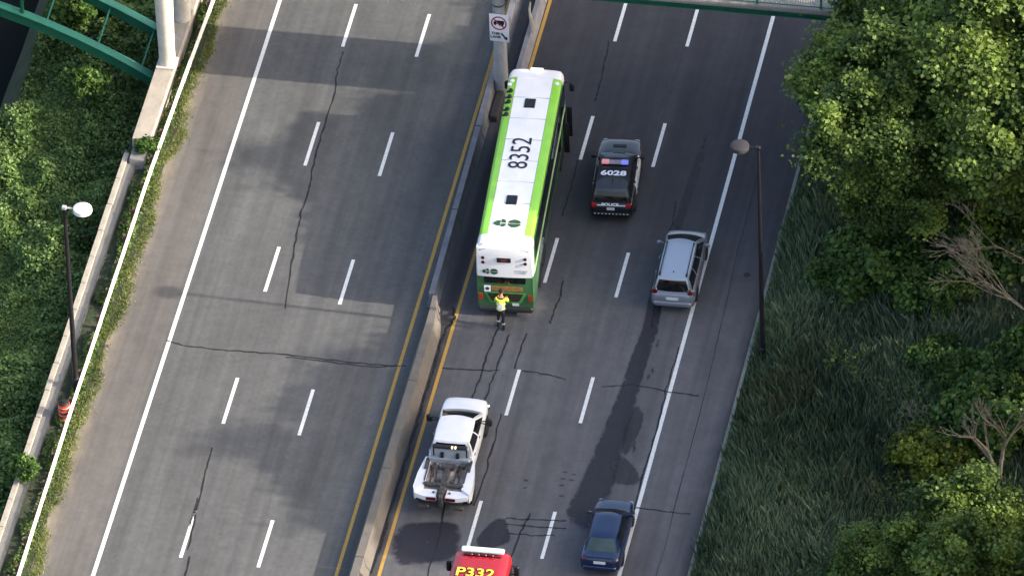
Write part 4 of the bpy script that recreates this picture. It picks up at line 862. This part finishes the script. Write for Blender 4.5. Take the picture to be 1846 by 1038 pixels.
for s in (1, -1):
    mb = MB(); lo.patch(mb, -5.25, 5.3, 7.1, 9.06, s, .008, 12, 8); mb.build('roof_stripe', LIME, o, 50)
    mb = MB(); lo.patch(mb, -6.045, -5.27, 6.5, 10, s, .014, 6, 10); mb.build('rear_cap', BW, o, 50)
    mb = MB(); lo.patch(mb, 5.32, 6.0, 6.6, 10, s, .014, 6, 10); mb.build('front_cap', BW, o, 50)
    for k in range(8):
        y0 = -5.2+k*1.36; mb = MB(); lo.patch(mb, y0, y0+1.32, 5.22, 6.35, s, .008, 3, 4); mb.build('upper_window', BGL, o, 50)
    for k in range(7):
        y0 = -4.1+k*1.30
        if s > 0 and k >= 6: continue
        mb = MB(); lo.patch(mb, y0, y0+1.25, 3.12, 4.0, s, .008, 3, 4); mb.build('lower_window', BGL, o, 50)
    mb = MB(); lo.patch(mb, -5.7, 5.4, 4.35, 5.08, s, .010, 8, 4); mb.build('side_band', M('bus_pale_lime', '9dbb86', .4, .08, 1.5), o, 50)
mb = MB(); lo.patch(mb, 4.55, 5.6, 2.2, 4.2, 1, .012, 4, 6); d = mb.build('door', BGL, o, 50); mb = MB(); mb.box(1.275, 1.31, 5.04, 5.09, .5, 2.0); mb.build('door_post', BLACK, d)
# open door leaves folded out beside the front entrance
for y in (4.45, 5.55):
    mb = MB(); mb.box(1.30, 1.55, y-.02, y+.02, .5, 2.15, bev=.008); mb.build('door_leaf', BLACK, o)
mb = MB(); mb.tube((1.15, 5.9, 3.3), (1.46, 6.2, 2.95), .035, .03, 7); mb.box(1.38, 1.60, 6.1, 6.26, 2.55, 2.95, bev=.04); mb.build('mirror', BLACK, o)
mb = MB(); mb.tube((-1.12, 5.95, 3.2), (-1.40, 6.2, 2.9), .035, .03, 7); mb.box(-1.52, -1.32, 6.1, 6.24, 2.5, 2.9, bev=.04); mb.build('mirror', BLACK, o)
for y, x in ((3.52, -.02), (-3.0, -.02)):
    mb = MB(); mb.box(x-.24, x+.24, y-.30, y+.30, 3.90, 3.965, bev=.02); h_ = mb.build('roof_hatch', BLACK, o)
    mb = MB(); mb.box(x-.20, x+.20, y-.26, y+.26, 3.966, 3.974); mb.build('hatch_pane', BGL, h_)
DV = M('dark_vent', '14161a', .7, .3)
for y in (4.35, 3.95, 3.6, 3.1, 2.75):
    mb = MB(); mb.lathe([(.10, 3.84), (.11, 3.92), (.07, 3.99), (.02, 4.0)], (-.98, y, 0), n=10); mb.box(-1.16, -1.0, y-.08, y-.01, 3.84, 3.90); mb.build('roof_vent', DV, o)
for x, y in ((-1.0, 5.05), (-1.08, 4.8), (1.0, 5.0)):
    mb = MB(); mb.lathe([(.10, 3.84), (.10, 3.90), (.04, 3.93)], (x, y, 0), n=12); mb.build('roof_marker', BW, o)
mb = MB(); mb.box(-.3, .3, 5.72, 5.98, 3.80, 3.93, bev=.03); mb.build('marker_housing', BW, o)
for k in range(7):
    mb = MB(); mb.box(-.85, .85, -4.6+k*1.42, -4.59+k*1.42, 3.90, 3.9325); mb.build('roof_seam', M('seam_grey', 'b4b6ba', .6), o)
text('roof_number', '8352', 1.24, BLKT, o, (.0, .15, 3.945), (0, 0, R(90)), .86, -.004)
def logo(root, c, s, plane):
    mb = MB()
    def pr(poly):
        q = [(c[0]+x*s, (c[1] if plane == 'z' else c[2])+y*s) for x, y in poly]
        mb.prism(q, c[2]-.004, c[2]+.006, 'z') if plane == 'z' else mb.prism(q, c[1]-.006, c[1]+.006, 'y')
    A = lambda a0, a1, r=1.0, cx=0, ry=1.0, n=14: [(cx+r*math.cos(a), r*ry*math.sin(a)) for a in np.linspace(a0, a1, n)]
    pr([(x-.62, y*.62) for x, y in A(math.pi/2, 3*math.pi/2, .62)])                                # left half of the first disc
    pr([(-.50, .08), (-.02, .08), (-.06, .36), (-.24, .58), (-.50, .62)]); pr([(-.50, -.08), (-.02, -.08), (-.06, -.36), (-.24, -.52), (-.50, -.56)])
    pr(A(.10, math.pi-.10, .66, .80, .90)); pr(A(math.pi+.10, 2*math.pi-.10, .66, .80, .90))        # second disc, split by a bar
    return mb.build('logo', LOGO, root, smooth=0)
logo(o, (-.06, -4.55, 3.945), .44, 'z')
# rear face
mb = MB()
def rear_y(x, z): return -6.06-.045*(1-(x/1.22)**2)+.04*max(0, (z-3.4)/.35)**2
mb.grid([[(x, rear_y(x, z), z) for z in np.linspace(2.22, 3.765, 9)] for x in np.linspace(-1.2, 1.2, 13)])
mb.grid([[(x, rear_y(x, 2.22)+d, 2.22) for d in (0, .09)] for x in np.linspace(-1.2, 1.2, 13)])
for s in (-1, 1): mb.grid([[(s*1.2, rear_y(1.2, z)+d, z) for d in (0, .12)] for z in np.linspace(2.22, 3.765, 9)])
mb.grid([[(x, rear_y(x, 3.765)+d*1.6, 3.765+d*.2) for d in (0, .12)] for x in np.linspace(-1.2, 1.2, 13)])
rp = mb.build('rear_panel', BW, o, 40)
for s in (-1, 1):
    for z in (3.28, 3.03):
        mb = MB(); mb.lathe([(.075, 0), (.075, .035), (.05, .045)], (s*.93, -6.135, z), axis='y', n=14); mb.build('upper_light', M('dark_lens', '3a0f14', .3, .2), o)
mb = MB(); mb.box(-.32, .30, -6.14, -6.08, 3.06, 3.30, bev=.02); ds = mb.build('route_display', BLKT, o); mb = MB(); mb.box(-.16, .14, -6.146, -6.141, 3.14, 3.22); mb.build('route_digits', M('display_red', '7c2a30', .5, .3, 30), ds)
logo(o, (-.66, -6.105, 2.52), .26, 'y')
for k, z in enumerate((2.60, 2.53, 2.46)): 
    mb = MB(); mb.box(.42, 1.02-.03*k, -6.10, -6.075, z, z+.03); mb.build('small_lettering', M('pale_grey_print', '9a9ca2', .5, .2, 20), o)
for x in (-.98, -.16, .0, .16): 
    mb = MB(); mb.box(x-.04, x+.04, -5.93, -5.86, 3.835, 3.86); mb.build('marker_lamp', M('marker_grey', '77787c', .5), o)
def rpanel(name, poly, mat, d=.02, y=-6.05): mb = MB(); mb.prism(poly, y-d, y+.02, 'y'); return mb.build(name, mat, o, smooth=0)
rpanel('rear_window', [(-.90, 1.86), (.90, 1.86), (.92, 2.16), (-.92, 2.16)], BGL)
rpanel('advert_strip', [(-.60, 1.42), (.78, 1.42), (.78, 1.66), (-.60, 1.66)], M('advert_orange', '8d653c', .6, .35, 9)); rpanel('notice', [(-.93, 1.36), (-.64, 1.36), (-.64, 1.68), (-.93, 1.68)], PWT, .022)
mb = MB(); mb.lathe([(.09, 0), (.09, .004)], (-.785, -6.078, 1.53), axis='y', n=12); mb.build('notice_symbol', M('notice_blue', '39405a', .5), o)
rpanel('engine_grille', [(-.58, .86), (.58, .86), (.80, 1.28), (-.80, 1.28)], BLACK, .025)
gr = rpanel('grille_frame', [(-.68, .76), (.68, .76), (.94, 1.33), (-.94, 1.33)], M('bus_green_light', '4a8a45', .4, .1), .012)
for k in range(4): rpanel('grille_slat', [(-.55-.05*k, .92+k*.09), (.55+.05*k, .92+k*.09), (.55+.05*k, .94+k*.09), (-.55-.05*k, .94+k*.09)], GRM, .035)
for s in (-1, 1): rpanel('tail_light', [(s*1.0, .88), (s*1.18, .88), (s*1.18, 1.24), (s*1.0, 1.24)], M('tail_amber', '8c3a1c', .3, .3, 12), .03)
mb = MB(); mb.box(-1.2, 1.2, -6.16, -5.95, .30, .56, bev=.05); mb.build('rear_bumper', M('bumper_grey', '26282a', .6, .2), o)
rpanel('number_plate', [(.30, .62), (.58, .62), (.58, .74), (.28, .74)], PLATE, .03)
wp = [(x, y) for y in (3.9, -2.5, -3.85) for x in (1.10, -1.10)]; arches(o, wp, .5, 1.262); add_wheels(o, wp, .49, .30, RIM)
mb = MB(); mb.box(-1.08, 1.08, -5.8, 5.7, .2, .36); mb.build('underbody', BLACK, o)

# ---------------- worker behind the bus
def skin_mesh(name, V, E_, Rr, mats, sub=1, root=0):
    me = bpy.data.meshes.new(name); me.from_pydata(V, E_, []); t_ = bpy.data.objects.new('tmp', me); COL.objects.link(t_)
    md = t_.modifiers.new('s', 'SKIN'); sv = me.skin_vertices[0].data
    for i, r_ in enumerate(Rr): sv[i].radius = (r_, r_) if not isinstance(r_, tuple) else r_
    sv[root].use_root = True; md.use_smooth_shade = True
    s2 = t_.modifiers.new('d', 'SUBSURF'); s2.levels = sub; s2.render_levels = sub
    out = bpy.data.meshes.new_from_object(t_.evaluated_get(bpy.context.evaluated_depsgraph_get())); bpy.data.objects.remove(t_)
    out.materials.clear()
    for m_ in mats: out.materials.append(m_)
    out.shade_smooth(); return out
TROU = M('dark_trousers', '16171f', .85, .2, 6); SKIN = M('skin', 'a87358', .55, .08, 6); HIVIS = M('hi_vis_yellow', 'd8dc3c', .6, .1, 5); GREYB = M('reflective_grey', 'b9bcc4', .3, .1, 6); HAIR = M('dark_hair', '15110f', .8, .2, 10)
pe = empty('person', (.03, -2.72, 0), R(3), 'person in a yellow high-visibility jacket leaning towards the back of the bus', 'person')
V = [(0, 0, .95), (0, .05, 1.12), (0, .14, 1.30), (0, .22, 1.46), (0, .27, 1.54), (0, .31, 1.62), (0, .345, 1.72), (0, .35, 1.77),
     (-.10, 0, .90), (-.12, .06, .50), (-.13, -.02, .10), (-.13, -.04, .05), (-.14, .14, .04), (.10, -.02, .90), (.12, -.10, .50), (.13, -.24, .12), (.13, -.26, .06), (.14, -.08, .04),
     (-.19, .20, 1.42), (-.27, .34, 1.20), (-.20, .60, 1.18), (-.19, .70, 1.19), (.19, .20, 1.42), (.28, .34, 1.20), (.20, .60, 1.16), (.19, .70, 1.17)]
E_ = [(0, 1), (1, 2), (2, 3), (3, 4), (4, 5), (5, 6), (6, 7), (0, 8), (8, 9), (9, 10), (10, 11), (11, 12), (0, 13), (13, 14), (14, 15), (15, 16), (16, 17), (3, 18), (18, 19), (19, 20), (20, 21), (3, 22), (22, 23), (23, 24), (24, 25)]
Rr = [(.155, .12), (.14, .11), (.16, .115), (.13, .10), .055, .075, .095, .05, .095, .068, .05, .055, .04, .095, .068, .05, .055, .04, .065, .052, .036, .034, .065, .052, .036, .034]
bm_ = skin_mesh('body', V, E_, Rr, [TROU, SKIN], 2)
for p_ in bm_.polygons:
    c = p_.center; p_.material_index = 1 if (c.z > 1.5 or (c.y > .5)) else 0
link('body', bm_, pe)
Vj = [(0, -.01, .84), (0, .05, 1.12), (0, .14, 1.30), (0, .22, 1.45), (-.19, .20, 1.42), (-.27, .34, 1.20), (-.205, .57, 1.18), (.19, .20, 1.42), (.28, .34, 1.20), (.205, .57, 1.16)]
Ej = [(0, 1), (1, 2), (2, 3), (3, 4), (4, 5), (5, 6), (3, 7), (7, 8), (8, 9)]
jk = link('jacket', skin_mesh('jacket', Vj, Ej, [(.20, .16), (.185, .15), (.20, .15), (.15, .12), .085, .072, .055, .085, .072, .055], [HIVIS], 2), pe)
def band(p, d, rx, ry, h):
    mb = MB(); d = Vector(d).normalized(); a = Vector((1, 0, 0)); b_ = d.cross(a); n = 20
    mb.grid([[tuple(Vector(p)+a*rx*math.cos(t)+b_*ry*math.sin(t)+d*q) for q in (-h, h)] for t in np.linspace(0, 2*math.pi, n)]); return mb.build('reflective_band', GREYB, jk, 60)
band((0, .035, 1.02), (0, .3, 1), .205, .178, .03); band((0, .10, 1.22), (0, .45, 1), .212, .172, .028)
mb = MB(); mb.box(-.10, .10, -.012, .0, -.11, .11, bev=.004); bp_ = mb.build('back_patch', GREYB, jk); bp_.location = (0, -.075, 1.16); bp_.rotation_euler = (R(-24), 0, 0)
mb = MB(); mb.lathe([(.103, -.02), (.112, .03), (.10, .09), (.06, .13), (.01, .14)], (0, .335, 1.70), n=16); mb.build('hair', HAIR, pe)
for s in (-1, 1):
    for k in range(5):
        f0 = Vector((s*.19+(k-2)*.02, .72, 1.185)); f1 = f0+Vector(((k-2)*.006, .05+.012*(2-abs(k-2)), -.01)); f2 = f1+Vector((0, .02, -.03))
        if k == 4*(s < 0): f0 = Vector((s*.19+(-.045 if s > 0 else .045), .68, 1.18)); f1 = f0+Vector((-.02*s, .03, 0)); f2 = f1+Vector((0, .03, -.01))
        mb = MB(); mb.tube(f0, f1, .011, .010, 6); mb.tube(f1, f2, .010, .008, 6); mb.build('finger', SKIN, pe)
    mb = MB(); mb.lathe([(.015, -.02), (.022, 0), (.015, .02)], (s*.098, .335, 1.67), axis='x', n=8); mb.build('ear', SKIN, pe)
mb = MB(); mb.tube((0, .43, 1.69), (0, .455, 1.66), .012, .018, 6); mb.build('nose', SKIN, pe)
for s in (-1, 1): mb = MB(); mb.lathe([(.004, -.01), (.012, 0), (.004, .008)], (s*.035, .432, 1.70), axis='y', n=8); mb.build('eye', HAIR, pe)
for s, y in ((-1, .06), (1, -.16)):
    mb = MB(); mb.box(-.055, .055, -.13, .15, 0, .09, bev=.03); sh = mb.build('shoe', BLACK, pe); sh.location = (s*.13, y, .002)
    mb = MB(); mb.lathe([(.068, .30), (.066, .35)], (s*.127, (.02 if s < 0 else -.17), 0), n=14); mb.build('trouser_stripe', GREYB, pe)
